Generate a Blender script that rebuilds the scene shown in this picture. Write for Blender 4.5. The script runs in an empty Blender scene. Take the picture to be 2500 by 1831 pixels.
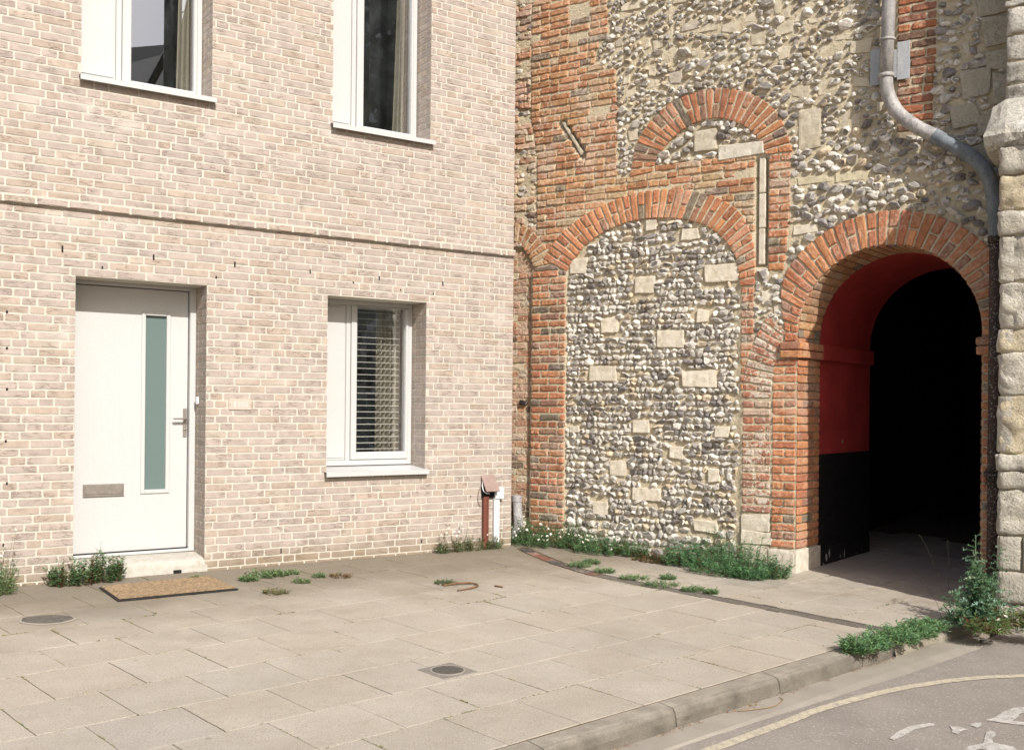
import bpy, bmesh, math, random
import numpy as np
from mathutils import Vector, Matrix, noise as mn
random.seed(7); np.random.seed(7)
R = math.radians
scene = bpy.context.scene
# ------------------------------------------------------------------ camera
cam_d = bpy.data.cameras.new("camera"); cam = bpy.data.objects.new("camera", cam_d)
scene.collection.objects.link(cam); scene.camera = cam
cam_d.sensor_width = 36; cam_d.lens = 36.70; cam_d.shift_y = 0.0319
cam_d.clip_start = 0.1; cam_d.clip_end = 500
cam.matrix_world = Matrix.Translation((0, 0, 1.35)) @ Matrix.Rotation(R(90), 4, 'X') @ Matrix.Rotation(0.0096, 4, 'Z')
# ------------------------------------------------------------------ light
SUN_AZ = R(27.0); SUN_EL = R(37.5)            # azimuth measured from -Y towards +X
sdir = Vector((math.sin(SUN_AZ)*math.cos(SUN_EL), -math.cos(SUN_AZ)*math.cos(SUN_EL), math.sin(SUN_EL)))
sun_d = bpy.data.lights.new("sun", 'SUN'); sun_d.energy = 4.4; sun_d.angle = R(0.55); sun_d.color = (1.0, 0.97, 0.92)
sun = bpy.data.objects.new("sun", sun_d); scene.collection.objects.link(sun)
sun.rotation_euler = (-sdir).to_track_quat('-Z', 'Y').to_euler(); sun.location = (4, -8, 12)
world = bpy.data.worlds.new("World"); scene.world = world; world.use_nodes = True
wn = world.node_tree; wn.nodes.clear()
wo = wn.nodes.new('ShaderNodeOutputWorld'); wb = wn.nodes.new('ShaderNodeBackground'); sk = wn.nodes.new('ShaderNodeTexSky')
sk.sky_type = 'NISHITA'; sk.sun_disc = False; sk.sun_elevation = SUN_EL
sk.sun_rotation = math.atan2(sdir.x, sdir.y); sk.air_density = 1.0; sk.dust_density = 2.5; sk.ozone_density = 0.6
wb.inputs[1].default_value = 0.12
wn.links.new(sk.outputs[0], wb.inputs[0]); wn.links.new(wb.outputs[0], wo.inputs[0])
scene.view_settings.view_transform = 'Standard'; scene.view_settings.look = 'None'
scene.view_settings.gamma = 1; scene.view_settings.exposure = 0.32
scene.cycles.max_bounces = 8; scene.cycles.use_denoising = True

# ------------------------------------------------------------------ frames
K = 0.026
AO = np.array([0.0, 10.18, 0.0]); AD = np.array([-0.8249, -0.56527, 0.0]); AN = np.array([0.56527, -0.8249, 0.0])   # house facade; AN points to the street
BO = np.array([0.11476, 10.64175, 0.0]); BD = np.array([0.836146, -0.548507, 0.0]); BN = np.array([-0.548507, -0.836146, 0.0])
UP = np.array([0.0, 0.0, 1.0])
def FA(u, z, n=0.0): return AO + AD*u + AN*n + UP*z
def FB(u, z, n=0.0): return BO + BD*u + BN*n + UP*z
def gz(x, y): return -K*((x-AO[0])*AN[0] + (y-AO[1])*AN[1])
def G(x, y, dz=0.0): return np.array([x, y, gz(x, y)+dz])
th = R(47.25); SD = np.array([math.sin(th), math.cos(th)]); TD = np.array([math.cos(th), -math.sin(th)])
def ST(s, t, dz=0.0):
    p = SD*s + TD*t
    return G(p[0], p[1], dz)

# ------------------------------------------------------------------ mesh builder
class MB:
    def __init__(s): s.v = []; s.f = []; s.c = []; s.uv = []; s.sm = []
    def add(s, vs, fs, col=(.5, .5, .5), uvs=None, smooth=False):
        b = len(s.v)
        s.v.extend([tuple(float(q) for q in p) for p in vs])
        s.f.extend([tuple(i+b for i in f) for f in fs]); s.sm.extend([smooth]*len(fs))
        if len(col) == len(vs) and not np.isscalar(col[0]): s.c.extend([tuple(q) for q in col])
        else: s.c.extend([tuple(col)]*len(vs))
        if uvs is None: uvs = [(p[0]+p[1], p[2]) for p in vs]
        s.uv.extend([tuple(q) for q in uvs])
    def build(s, name, mat, parent=None, loc=None):
        me = bpy.data.meshes.new(name)
        if parent is not None:
            r = parent
            while r.parent: r = r.parent
            off = np.array(r.location)
        else: off = np.array(loc if loc is not None else (0, 0, 0), dtype=float)
        V = np.array(s.v) - off
        me.from_pydata(V.tolist(), [], s.f); 
        at = me.color_attributes.new('tint', 'FLOAT_COLOR', 'POINT')
        cc = np.ones((len(s.v), 4), dtype=np.float32); cc[:, :3] = np.array(s.c)[:, :3]; at.data.foreach_set('color', cc.ravel())
        ul = me.uv_layers.new(name='uv'); li = np.empty(len(me.loops), dtype=np.int32); me.loops.foreach_get('vertex_index', li)
        ul.data.foreach_set('uv', np.array(s.uv, dtype=np.float32)[li].ravel())
        me.polygons.foreach_set('use_smooth', s.sm)
        me.materials.append(mat); me.update()
        o = bpy.data.objects.new(name, me); scene.collection.objects.link(o)
        if parent is not None: o.parent = parent
        else: o.location = off
        return o
def tag(o, label=None, cat=None, group=None, kind=None):
    if label: o['label'] = label
    if cat: o['category'] = cat
    if group: o['group'] = group
    if kind: o['kind'] = kind
    return o
def thing(name, loc, label, cat, group=None):
    o = bpy.data.objects.new(name, None); scene.collection.objects.link(o); o.location = tuple(float(q) for q in loc)
    o.empty_display_size = .2
    return tag(o, label, cat, group)

def box(mb, F, u0, u1, z0, z1, n0, n1, col=(.5, .5, .5), bev=0.0):
    """box in a frame; optional small chamfer on every edge"""
    if bev <= 0:
        P = [F(u, z, n) for n in (n0, n1) for z in (z0, z1) for u in (u0, u1)]
        uv = [(u, z) for n in (n0, n1) for z in (z0, z1) for u in (u0, u1)]
        mb.add(P, [(0, 1, 3, 2), (4, 6, 7, 5), (0, 4, 5, 1), (2, 3, 7, 6), (0, 2, 6, 4), (1, 5, 7, 3)], col, uv)
        return
    b = min(bev, abs(u1-u0)*.45, abs(z1-z0)*.45, abs(n1-n0)*.45)
    vs = []; idx = {}
    for i, u in enumerate((u0, u1)):
        for j, z in enumerate((z0, z1)):
            for k, n in enumerate((n0, n1)):
                su = 1 if i == 0 else -1; sz = 1 if j == 0 else -1; sn = 1 if k == 0 else -1
                sg = lambda a, c: b if c > a else -b
                du = sg(u0, u1)*su; dz = sg(z0, z1)*sz; dn = sg(n0, n1)*sn
                idx[(i, j, k, 0)] = len(vs); vs.append((u, z+dz, n+dn))
                idx[(i, j, k, 1)] = len(vs); vs.append((u+du, z, n+dn))
                idx[(i, j, k, 2)] = len(vs); vs.append((u+du, z+dz, n))
    fs = []
    q = [(0, 0), (1, 0), (1, 1), (0, 1)]
    for a in (0, 1):
        fs.append([idx[(a, x, y, 0)] for x, y in q]); fs.append([idx[(x, a, y, 1)] for x, y in q]); fs.append([idx[(x, y, a, 2)] for x, y in q])
        for c in (0, 1):
            fs.append([idx[(0, a, c, 1)], idx[(1, a, c, 1)], idx[(1, a, c, 2)], idx[(0, a, c, 2)]])
            fs.append([idx[(a, 0, c, 0)], idx[(a, 1, c, 0)], idx[(a, 1, c, 2)], idx[(a, 0, c, 2)]])
            fs.append([idx[(a, c, 0, 0)], idx[(a, c, 1, 0)], idx[(a, c, 1, 1)], idx[(a, c, 0, 1)]])
            for d in (0, 1): fs.append([idx[(a, c, d, 0)], idx[(a, c, d, 1)], idx[(a, c, d, 2)]])
    mb.add([F(*p) for p in vs], [tuple(f) for f in fs], col, [(p[0], p[1]) for p in vs])

def patch(mb, F, quad, h, base=-0.006, nx=5, nz=3, col=(.5, .5, .5), e=0.12, jit=0.002, rough=0.0015, seed=0, rnd=0.5, noff=0.0, colvar=0.0, fq=31, smooth=False):
    """pillow shaped stone/brick: quad = 4 corners (u,z) in order; h proud of base plane"""
    (a, b, c, d) = [np.array(q, dtype=float) for q in quad]
    L = max(np.linalg.norm(b-a), 1e-4); W = max(np.linalg.norm(d-a), 1e-4)
    eu = min(e*W/L, .3); ez = e
    ss = [0, eu] + [eu+(1-2*eu)*i/(nx-1) for i in range(1, nx-1)] + [1-eu, 1]
    tt = [0, ez] + [ez+(1-2*ez)*i/(nz-1) for i in range(1, nz-1)] + [1-ez, 1]
    ns = len(ss); nt = len(tt); vs = []; uv = []; cs = []
    for j, t in enumerate(tt):
        for i, s_ in enumerate(ss):
            p = (a*(1-s_)+b*s_)*(1-t)+(d*(1-s_)+c*s_)*t
            edge = i in (0, ns-1) or j in (0, nt-1)
            corner = i in (0, ns-1) and j in (0, nt-1)
            q = mn.noise_vector(Vector((p[0]*fq+seed*3.1, p[1]*fq, seed*1.7)))
            if corner:
                cen = (a+b+c+d)/4; p = p+(cen-p)*(rnd*.012/max(np.linalg.norm(cen-p), .01))
            p = p+np.array([q[0], q[1]])*jit
            hh = h*(1-rnd*.62 if edge else 1)+q[2]*rough*(1 if edge else 1.6)
            vs.append(F(p[0], p[1], noff+max(hh, base+.001))); uv.append((p[0], p[1]))
            k = 1+colvar*q[0]; cs.append((col[0]*k, col[1]*k, col[2]*k))
    fs = [(j*ns+i, j*ns+i+1, (j+1)*ns+i+1, (j+1)*ns+i) for j in range(nt-1) for i in range(ns-1)]
    ring = [i for i in range(ns)]+[j*ns+ns-1 for j in range(1, nt)]+[(nt-1)*ns+i for i in range(ns-2, -1, -1)]+[j*ns for j in range(nt-2, 0, -1)]
    b0 = len(vs)
    for r in ring:
        vs.append(F(uv[r][0], uv[r][1], noff+base)); uv.append(uv[r]); cs.append(cs[r])
    m = len(ring)
    for k in range(m):
        k2 = (k+1) % m
        fs.append((ring[k2], ring[k], b0+k, b0+k2))
    mb.add(vs, fs, cs, uv, smooth=smooth)

def tube(mb, pts, r, seg=10, col=(.5, .5, .5), cap=True, smooth=True, rs=None):
    P = [np.array(p, dtype=float) for p in pts]; vs = []; n = len(P); prev = None
    for i, p in enumerate(P):
        d = P[min(i+1, n-1)]-P[max(i-1, 0)]; d = d/max(np.linalg.norm(d), 1e-9)
        if prev is None:
            ref = UP if abs(d[2]) < .9 else np.array([1., 0, 0]); x = np.cross(d, ref)
        else: x = prev - d*np.dot(prev, d)
        x = x/np.linalg.norm(x); prev = x; y = np.cross(d, x)
        rr = rs[i] if rs else r
        for k in range(seg):
            a = 2*math.pi*k/seg; vs.append(p+x*rr*math.cos(a)+y*rr*math.sin(a))
    fs = [(i*seg+k, i*seg+(k+1) % seg, (i+1)*seg+(k+1) % seg, (i+1)*seg+k) for i in range(n-1) for k in range(seg)]
    if cap: fs += [tuple(range(seg-1, -1, -1)), tuple((n-1)*seg+k for k in range(seg))]
    mb.add(vs, fs, col, [(k % seg*.03, p//seg*.05) for p, k in zip(range(len(vs)), range(len(vs)))], smooth=smooth)
def spline(pts, n=6):
    P = [np.array(p, dtype=float) for p in pts]; out = []
    for i in range(len(P)-1):
        p0, p1, p2, p3 = P[max(i-1, 0)], P[i], P[i+1], P[min(i+2, len(P)-1)]
        for k in range(n):
            t = k/n; out.append(.5*((2*p1)+(-p0+p2)*t+(2*p0-5*p1+4*p2-p3)*t*t+(-p0+3*p1-3*p2+p3)*t**3))
    out.append(P[-1]); return out

# ------------------------------------------------------------------ materials
class NT:
    def __init__(s, name):
        s.m = bpy.data.materials.new(name); s.m.use_nodes = True; s.t = s.m.node_tree; s.t.nodes.clear()
        s.out = s.t.nodes.new('ShaderNodeOutputMaterial'); s.b = s.t.nodes.new('ShaderNodeBsdfPrincipled')
        s.l(s.b.outputs[0], s.out.inputs[0])
    def n(s, t, **k):
        x = s.t.nodes.new(t)
        for a, b in k.items(): setattr(x, a, b)
        return x
    def l(s, a, b): s.t.links.new(a, b)
    def val(s, sock, v):
        if hasattr(v, 'is_linked') or hasattr(v, 'links'): s.l(v, sock)
        else: sock.default_value = v
    def noise(s, co, scale, detail=3, rough=.55, dist=0, dim='3D'):
        x = s.n('ShaderNodeTexNoise'); x.inputs['Scale'].default_value = scale; x.inputs['Detail'].default_value = detail
        x.inputs['Roughness'].default_value = rough; x.inputs['Distortion'].default_value = dist
        if co is not None: s.l(co, x.inputs['Vector'])
        return x.outputs['Fac']
    def ramp(s, f, stops):
        x = s.n('ShaderNodeValToRGB'); s.l(f, x.inputs[0]); cr = x.color_ramp
        while len(cr.elements) < len(stops): cr.elements.new(.5)
        for e, (p, c) in zip(cr.elements, stops):
            e.position = p; e.color = (c, c, c, 1) if np.isscalar(c) else (*c, 1)
        return x.outputs[0]
    def mix(s, f, a, b, mode='MIX'):
        x = s.n('ShaderNodeMix', data_type='RGBA', blend_type=mode)
        s.val(x.inputs[0], f)
        for i, v in ((6, a), (7, b)):
            if isinstance(v, tuple): x.inputs[i].default_value = (*v, 1) if len(v) == 3 else v
            else: s.l(v, x.inputs[i])
        return x.outputs[2]
    def math(s, op, a, b=0.0):
        x = s.n('ShaderNodeMath', operation=op); s.val(x.inputs[0], a); s.val(x.inputs[1], b); return x.outputs[0]
    def mapping(s, co, sc=(1, 1, 1)):
        x = s.n('ShaderNodeMapping'); s.l(co, x.inputs[0]); x.inputs['Scale'].default_value = sc; return x.outputs[0]
    def bump(s, h, strength=.5, dist=.01, normal=None):
        x = s.n('ShaderNodeBump'); x.inputs['Strength'].default_value = strength; x.inputs['Distance'].default_value = dist
        s.l(h, x.inputs['Height'])
        if normal is not None: s.l(normal, x.inputs['Normal'])
        return x.outputs[0]
    def pos(s):
        return s.n('ShaderNodeNewGeometry').outputs['Position']
    def tint(s): return s.n('ShaderNodeAttribute', attribute_name='tint').outputs['Color']
    def uv(s): return s.n('ShaderNodeUVMap', uv_map='uv').outputs[0]
    def fin(s, col=None, rough=None, normal=None, spec=None):
        if col is not None: s.val(s.b.inputs['Base Color'], (*col, 1) if isinstance(col, tuple) else col)
        if rough is not None: s.val(s.b.inputs['Roughness'], rough)
        if normal is not None: s.l(normal, s.b.inputs['Normal'])
        if spec is not None: s.b.inputs['Specular IOR Level'].default_value = spec
        return s.m

def mat_brick(name, var=.25, fine=90, crease=False, pale=0.0, dirt=False):
    m = NT(name); p = m.pos(); t = m.tint()
    n1 = m.noise(p, 14 if crease else 38, 4, .5 if crease else .7); n2 = m.noise(p, fine, 3, .7)
    c = m.mix(m.ramp(n1, [(.3, 0.), (.75, 1.)]), m.mix(1.0, t, (1-var, 1-var, 1-var), 'MULTIPLY'), m.mix(1.0, t, (1+var*.5, 1+var*.45, 1+var*.4), 'MULTIPLY'))
    c = m.mix(m.math('MULTIPLY', m.ramp(n2, [(.52, 0.), (.75, 1.)]), .45), c, m.mix(1.0, c, (.72, .68, .64), 'MULTIPLY'))
    hh = n2
    if crease:
        # folded, water struck faces: thin curved creases that stay inside each brick
        u = m.uv(); mp = m.mapping(u, (7, 34, 1))
        w = m.n('ShaderNodeTexNoise'); w.inputs['Scale'].default_value = 1.0; w.inputs['Detail'].default_value = 2; w.inputs['Distortion'].default_value = 1.2
        m.l(mp, w.inputs['Vector'])
        d = m.math('ABSOLUTE', m.math('SUBTRACT', w.outputs['Fac'], .5))
        gate = m.ramp(m.noise(p, 6.5, 1), [(.50, 0.), (.58, 1.)])
        line = m.math('MULTIPLY', m.ramp(d, [(.0, 1.), (.034, 0.)]), gate)
        c = m.mix(m.math('MULTIPLY', line, .45), c, (.17, .10, .07))
        hh = m.math('SUBTRACT', n2, m.math('MULTIPLY', line, 1.3))
    if pale:
        g = m.ramp(m.math('ADD', m.math('MULTIPLY', m.noise(p, 3.2, 5, .65), .55), m.math('MULTIPLY', m.noise(p, 34, 4, .7), .45)), [(.50, 0.), (.56, 1.)])
        c = m.mix(m.math('MULTIPLY', g, pale), c, (.62, .55, .45))
    if dirt:
        geo = m.n('ShaderNodeSeparateXYZ'); m.l(m.uv(), geo.inputs[0])
        low = m.ramp(m.math('ADD', geo.outputs[1], m.math('MULTIPLY', m.math('SUBTRACT', m.noise(p, 5, 3), .5), .16)), [(.03, 1.), (.19, 0.)])
        c = m.mix(m.math('MULTIPLY', low, .72), c, (.22, .17, .105))
        band = m.math('MULTIPLY', m.ramp(m.math('ABSOLUTE', m.math('SUBTRACT', geo.outputs[1], 2.895)), [(.006, 1.), (.03, 0.)]), m.ramp(m.noise(p, 2.3, 5, .7), [(.42, 0.), (.62, 1.)]))
        c = m.mix(m.math('MULTIPLY', band, .6), c, (.16, .13, .10))
        stk = m.ramp(m.noise(m.mapping(m.uv(), (5.5, .55, 1)), 1.0, 5, .65), [(.52, 0.), (.70, 1.)])
        c = m.mix(m.math('MULTIPLY', stk, .22), c, (.25, .20, .155))
        eff = m.ramp(m.noise(m.mapping(u if crease else p, (1.1, 2.2, 1)), 1.6, 5, .6), [(.58, 0.), (.72, 1.)])
        c = m.mix(m.math('MULTIPLY', eff, .35), c, (.66, .62, .56))
    return m.fin(c, .9, m.bump(hh, .55 if crease else 1.0, .006 if crease else .012), .2)
M = {}
M['pale_brick'] = mat_brick('pale_brick', .14, 70, True, 0, True)
M['faded_brick'] = mat_brick('faded_brick', .28, 75, False, .42)
M['old_brick'] = mat_brick('old_brick', .28, 75, False, .25)
M['limed_brick'] = mat_brick('limed_brick', .30, 75, False, .95)
def mat_mortar(name, col, dark, amt=.5, sc=30):
    m = NT(name); p = m.pos()
    n1 = m.noise(p, sc, 5, .65); n2 = m.noise(p, 2.2, 4, .6); n3 = m.noise(p, 160, 2)
    c = m.mix(m.ramp(n2, [(.35, 0.), (.7, 1.)]), col, tuple(q*(1-amt*.28) for q in col))
    c = m.mix(m.math('MULTIPLY', m.ramp(n1, [(.5, 0.), (.72, 1.)]), amt), c, dark)
    if sc > 40: c = m.mix(m.math('MULTIPLY', m.ramp(m.noise(p, 95, 3, .7), [(.52, 0.), (.66, 1.)]), .45), c, m.mix(m.ramp(m.noise(p, 8, 3), [(.4, 0.), (.6, 1.)]), dark, (.74, .68, .56)))
    h = m.math('ADD', n1, m.math('MULTIPLY', n3, .4))
    return m.fin(c, .95, m.bump(h, .6 if sc < 40 else 1.0, .01 if sc < 40 else .02), .15)
M['pale_mortar'] = mat_mortar('pale_mortar', (.555, .515, .44), (.52, .45, .34), .35, 26)
M['old_mortar'] = mat_mortar('old_mortar', (.62, .53, .375), (.40, .31, .18), .5, 44)
def mat_flint():
    m = NT('flint'); p = m.pos(); t = m.tint()
    n1 = m.noise(p, 42, 4, .65); n2 = m.noise(p, 120, 2)
    c = m.mix(m.math('MULTIPLY', m.ramp(n1, [(.44, 0.), (.66, 1.)]), .6), t, m.mix(1.0, t, (.52, .48, .43), 'MULTIPLY'))
    s = m.n('ShaderNodeSeparateColor'); m.l(t, s.inputs[0])
    r = m.ramp(s.outputs[0], [(.08, .22), (.35, .75)])
    return m.fin(c, r, m.bump(m.math('ADD', n1, m.math('MULTIPLY', n2, .3)), .45, .006), .5)
M['flint'] = mat_flint()
def mat_stone(name, lich=.4, sc=1.0, dark=(.16, .14, .11), bump=.8):
    m = NT(name); p = m.pos(); t = m.tint()
    n1 = m.noise(p, 9*sc, 6, .62, .3); n2 = m.noise(p, 46*sc, 4, .7); n3 = m.noise(p, 3.1, 5, .6)
    v = m.n('ShaderNodeTexVoronoi'); v.inputs['Scale'].default_value = 34*sc; m.l(p, v.inputs['Vector'])
    pit = m.math('MULTIPLY', m.ramp(v.outputs['Distance'], [(.10, 1.), (.22, 0.)]), m.ramp(n3, [(.5, 0.), (.6, 1.)]))
    c = m.mix(m.ramp(n1, [(.3, 0.), (.7, 1.)]), m.mix(1., t, (.78, .74, .66), 'MULTIPLY'), m.mix(1., t, (1.12, 1.12, 1.12), 'MULTIPLY'))
    c = m.mix(m.math('MULTIPLY', m.ramp(m.math('ADD', m.math('MULTIPLY', n1, .5), m.math('MULTIPLY', n2, .5)), [(.50, 0.), (.60, 1.)]), lich), c, dark)
    c = m.mix(m.math('MULTIPLY', m.ramp(n3, [(.60, 0.), (.68, 1.)]), lich*1.1), c, (.66, .64, .60))
    c = m.mix(m.math('MULTIPLY', pit, lich), c, dark)
    h = m.math('SUBTRACT', m.math('ADD', n1, m.math('MULTIPLY', n2, .6)), m.math('MULTIPLY', pit, .7))
    return m.fin(c, .92, m.bump(h, bump, .02), .2)
M['block_stone'] = mat_stone('block_stone', .10, 1.4, (.36, .31, .22), .45)
M['stained_stone'] = mat_stone('stained_stone', .55, 1.3, (.24, .21, .155), 1.1)
M['weathered_stone'] = mat_stone('weathered_stone', .50, 1.5, (.27, .235, .175), 1.0)
M['lichen_stone'] = mat_stone('lichen_stone', .72, 1.2, (.17, .155, .12), 1.0)
def mat_pavement():
    m = NT('paving_concrete'); p = m.pos(); t = m.tint()
    n1 = m.noise(p, 2.4, 5, .6); n2 = m.noise(p, 150, 2, .8); n3 = m.noise(p, 60, 3, .75); n4 = m.noise(p, 7, 4, .65)
    c = m.mix(m.ramp(n1, [(.3, 0.), (.7, 1.)]), m.mix(1., t, (.90, .89, .87), 'MULTIPLY'), m.mix(1., t, (1.05, 1.05, 1.05), 'MULTIPLY'))
    c = m.mix(m.math('MULTIPLY', m.ramp(n2, [(.48, 0.), (.66, 1.)]), .75), c, m.mix(1., c, (.60, .56, .50), 'MULTIPLY'))
    c = m.mix(m.math('MULTIPLY', m.ramp(n3, [(.60, 0.), (.72, 1.)]), .5), c, m.mix(1., c, (1.25, 1.22, 1.18), 'MULTIPLY'))
    c = m.mix(m.math('MULTIPLY', m.ramp(n4, [(.52, 0.), (.75, 1.)]), .22), c, (.26, .21, .145))
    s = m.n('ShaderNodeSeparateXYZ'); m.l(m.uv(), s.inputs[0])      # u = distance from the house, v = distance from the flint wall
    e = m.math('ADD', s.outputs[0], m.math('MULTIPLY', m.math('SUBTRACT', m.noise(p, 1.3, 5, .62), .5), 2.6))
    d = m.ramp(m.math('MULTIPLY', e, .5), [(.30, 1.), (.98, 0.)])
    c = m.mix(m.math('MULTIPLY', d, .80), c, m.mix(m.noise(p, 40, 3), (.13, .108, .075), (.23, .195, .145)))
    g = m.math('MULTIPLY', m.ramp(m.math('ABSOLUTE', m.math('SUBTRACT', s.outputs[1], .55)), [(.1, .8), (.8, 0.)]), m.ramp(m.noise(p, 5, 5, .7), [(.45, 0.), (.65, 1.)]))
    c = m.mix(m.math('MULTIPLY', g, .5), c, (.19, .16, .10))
    vz = m.n('ShaderNodeTexVoronoi'); vz.inputs['Scale'].default_value = 2.6; m.l(p, vz.inputs['Vector'])
    c = m.mix(m.ramp(vz.outputs['Distance'], [(.035, .45), (.048, 0.)]), c, (.20, .17, .13))
    c = m.mix(m.math('MULTIPLY', m.ramp(m.noise(p, .9, 5, .65, .6), [(.54, 0.), (.66, 1.)]), .20), c, (.24, .19, .13))
    return m.fin(c, .9, m.bump(m.math('ADD', n2, n3), .6, .006), .25)
M['paving'] = mat_pavement()
def mat_simple_rough(name, col, var=.3, sc=20, rough=.9, bump=.4, fine=200, speck=None, metal=0, spec=.3, tinted=False):
    m = NT(name); p = m.pos()
    n1 = m.noise(p, sc, 5, .65); n2 = m.noise(p, fine, 2, .8)
    c = m.mix(m.ramp(n1, [(.3, 0.), (.72, 1.)]), tuple(q*(1-var) for q in col), tuple(min(q*(1+var*.6), 1) for q in col))
    c = m.mix(m.math('MULTIPLY', m.ramp(n2, [(.5, 0.), (.66, 1.)]), .5), c, m.mix(1., c, (.6, .58, .55), 'MULTIPLY'))
    if speck: c = m.mix(m.ramp(m.noise(p, fine*.55, 2, .6), [(.60, 0.), (.66, .8)]), c, speck)
    m.b.inputs['Metallic'].default_value = metal
    if 'road_paint' in name or 'yellow' in name: c = m.mix(m.ramp(m.math('ADD', m.math('MULTIPLY', m.noise(p, 22, 5, .7), .6), m.math('MULTIPLY', m.noise(p, 120, 2, .7), .4)), [(.50, 0.), (.58, .85)]), c, (.30, .265, .23))
    if tinted: c = m.mix(1., c, m.tint(), 'MULTIPLY')
    return m.fin(c, rough, m.bump(m.math('ADD', n1, n2), bump, .006), spec)
M['asphalt'] = mat_simple_rough('asphalt', (.30, .262, .228), .16, 3, .92, .9, 150, (.46, .42, .37))
M['gutter'] = mat_simple_rough('gutter_concrete', (.34, .30, .25), .14, 4, .92, .4, 260)
M['kerb'] = mat_simple_rough('kerb_stone', (.35, .318, .272), .28, 7, .92, 1.0, 140, tinted=True)
M['soil'] = mat_simple_rough('joint_soil', (.15, .118, .072), .35, 25, 1, .8, 160)
M['concrete'] = mat_stone('step_concrete', .22, 2.2, (.22, .18, .12), .4)
M['white_paint'] = mat_simple_rough('white_door_paint', (.515, .51, .495), .02, 6, .42, .04, 300)
M['white_frame'] = mat_simple_rough('white_window_frame', (.50, .50, .49), .025, 8, .38, .03, 300)
M['white_line'] = mat_simple_rough('white_road_paint', (.55, .52, .48), .25, 18, .85, .8, 110, (.31, .275, .24))
M['yellow_line'] = mat_simple_rough('faded_yellow_paint', (.56, .49, .36), .15, 16, .8, .6, 170, (.38, .33, .26))
M['steel'] = mat_simple_rough('brushed_steel', (.42, .38, .34), .2, 20, .4, .1, 200, metal=.8)
M['rubber'] = mat_simple_rough('black_rubber', (.03, .028, .026), .3, 40, .8, .3)
M['coir'] = mat_simple_rough('coir', (.29, .205, .125), .5, 40, 1, .9, 220)
M['iron'] = mat_simple_rough('cast_iron', (.17, .15, .125), .3, 30, .65, .5, 200)
M['brown_plastic'] = mat_simple_rough('brown_plastic', (.17, .06, .042), .15, 12, .45, .1)
M['faded_hood'] = mat_simple_rough('faded_brown_hood', (.30, .215, .185), .15, 12, .6, .1)
M['white_plastic'] = mat_simple_rough('white_plastic', (.76, .77, .79), .04, 12, .4, .05)
M['black'] = mat_simple_rough('black_void', (.012, .011, .011), .3, 12, .8, .1)
M['dark_paint'] = mat_simple_rough('black_gloss_paint', (.013, .012, .013), .5, 6, .55, .6, 70, (.035, .03, .03))
M['red_paint'] = mat_simple_rough('red_passage_paint', (.40, .048, .045), .26, 3.5, .6, .25, 180)
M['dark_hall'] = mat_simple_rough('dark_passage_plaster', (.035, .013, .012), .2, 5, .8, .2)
M['curtain'] = mat_simple_rough('cream_curtain', (.50, .46, .38), .06, 3, .95, .1)
M['room'] = mat_simple_rough('room_wall', (.36, .30, .24), .2, 1, .9, .1)
M['blind'] = mat_simple_rough('cream_blind', (.84, .81, .74), .05, 3, .6, .05)
M['twig'] = mat_simple_rough('dry_twig', (.20, .11, .06), .4, 40, .95, .6)
M['dirt'] = mat_simple_rough('dry_litter', (.36, .24, .13), .4, 60, .95, .5)
M['dark_wall'] = mat_simple_rough('dark_flint_gable', (.40, .39, .31), .8, 1.6, .9, 1.0, 6, (.7, .68, .6))
M['slate'] = mat_simple_rough('slate_roof', (.05, .05, .055), .4, 5, .8, .5, 30)
def mat_leaf():
    m = NT('leaf'); p = m.pos(); t = m.tint()
    c = m.mix(m.ramp(m.noise(p, 55, 2), [(.3, 0.), (.7, 1.)]), m.mix(1., t, (.62, .66, .6), 'MULTIPLY'), m.mix(1., t, (1.3, 1.25, 1.2), 'MULTIPLY'))
    tr = m.n('ShaderNodeBsdfTranslucent'); m.l(c, tr.inputs[0]); ms = m.n('ShaderNodeMixShader'); ms.inputs[0].default_value = .35
    m.fin(c, .6, None, .3)
    m.l(m.b.outputs[0], ms.inputs[1]); m.l(tr.outputs[0], ms.inputs[2]); m.l(ms.outputs[0], m.out.inputs[0])
    return m.m
M['leaf'] = mat_leaf()
m = NT('petal'); M['petal'] = m.fin(m.tint(), .7, None, .2)
def mat_glass():
    m = NT('window_glass'); m.t.nodes.remove(m.b)
    g = m.n('ShaderNodeBsdfGlossy'); g.inputs['Roughness'].default_value = 0.004; g.inputs['Color'].default_value = (.95, .97, 1, 1)
    tr = m.n('ShaderNodeBsdfTransparent'); tr.inputs[0].default_value = (.86, .87, .85, 1)
    fr = m.n('ShaderNodeFresnel'); fr.inputs['IOR'].default_value = 1.52
    f = m.math('MINIMUM', m.math('ADD', m.math('MULTIPLY', fr.outputs[0], 3.0), .19), 1.0)
    ms = m.n('ShaderNodeMixShader'); m.l(f, ms.inputs[0]); m.l(tr.outputs[0], ms.inputs[1]); m.l(g.outputs[0], ms.inputs[2])
    m.l(ms.outputs[0], m.out.inputs[0]); return m.m
M['glass'] = mat_glass()
m = NT('frosted_glass'); p = m.pos(); M['frosted'] = m.fin((.125, .17, .16), .25, m.bump(m.noise(p, 260, 2), .12, .003), .5)
def mat_pipe(name, a, b, c, s=14, metal=.3, rough=.6):
    m = NT(name); p = m.pos()
    q = m.mapping(p, (1, 1, .35)); n1 = m.noise(q, s, 6, .7); n2 = m.noise(p, 60, 4, .7)
    col = m.mix(m.ramp(n1, [(.42, 0.), (.60, 1.)]), a, b)
    col = m.mix(m.ramp(n2, [(.56, 0.), (.64, 1.)]), col, c)
    return m.fin(col, rough, m.bump(m.math('ADD', n1, n2), .35, .004), .4)
M['lead_pipe'] = mat_pipe('weathered_lead', (.25, .235, .225), (.42, .395, .37), (.17, .16, .15), 16)
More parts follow.
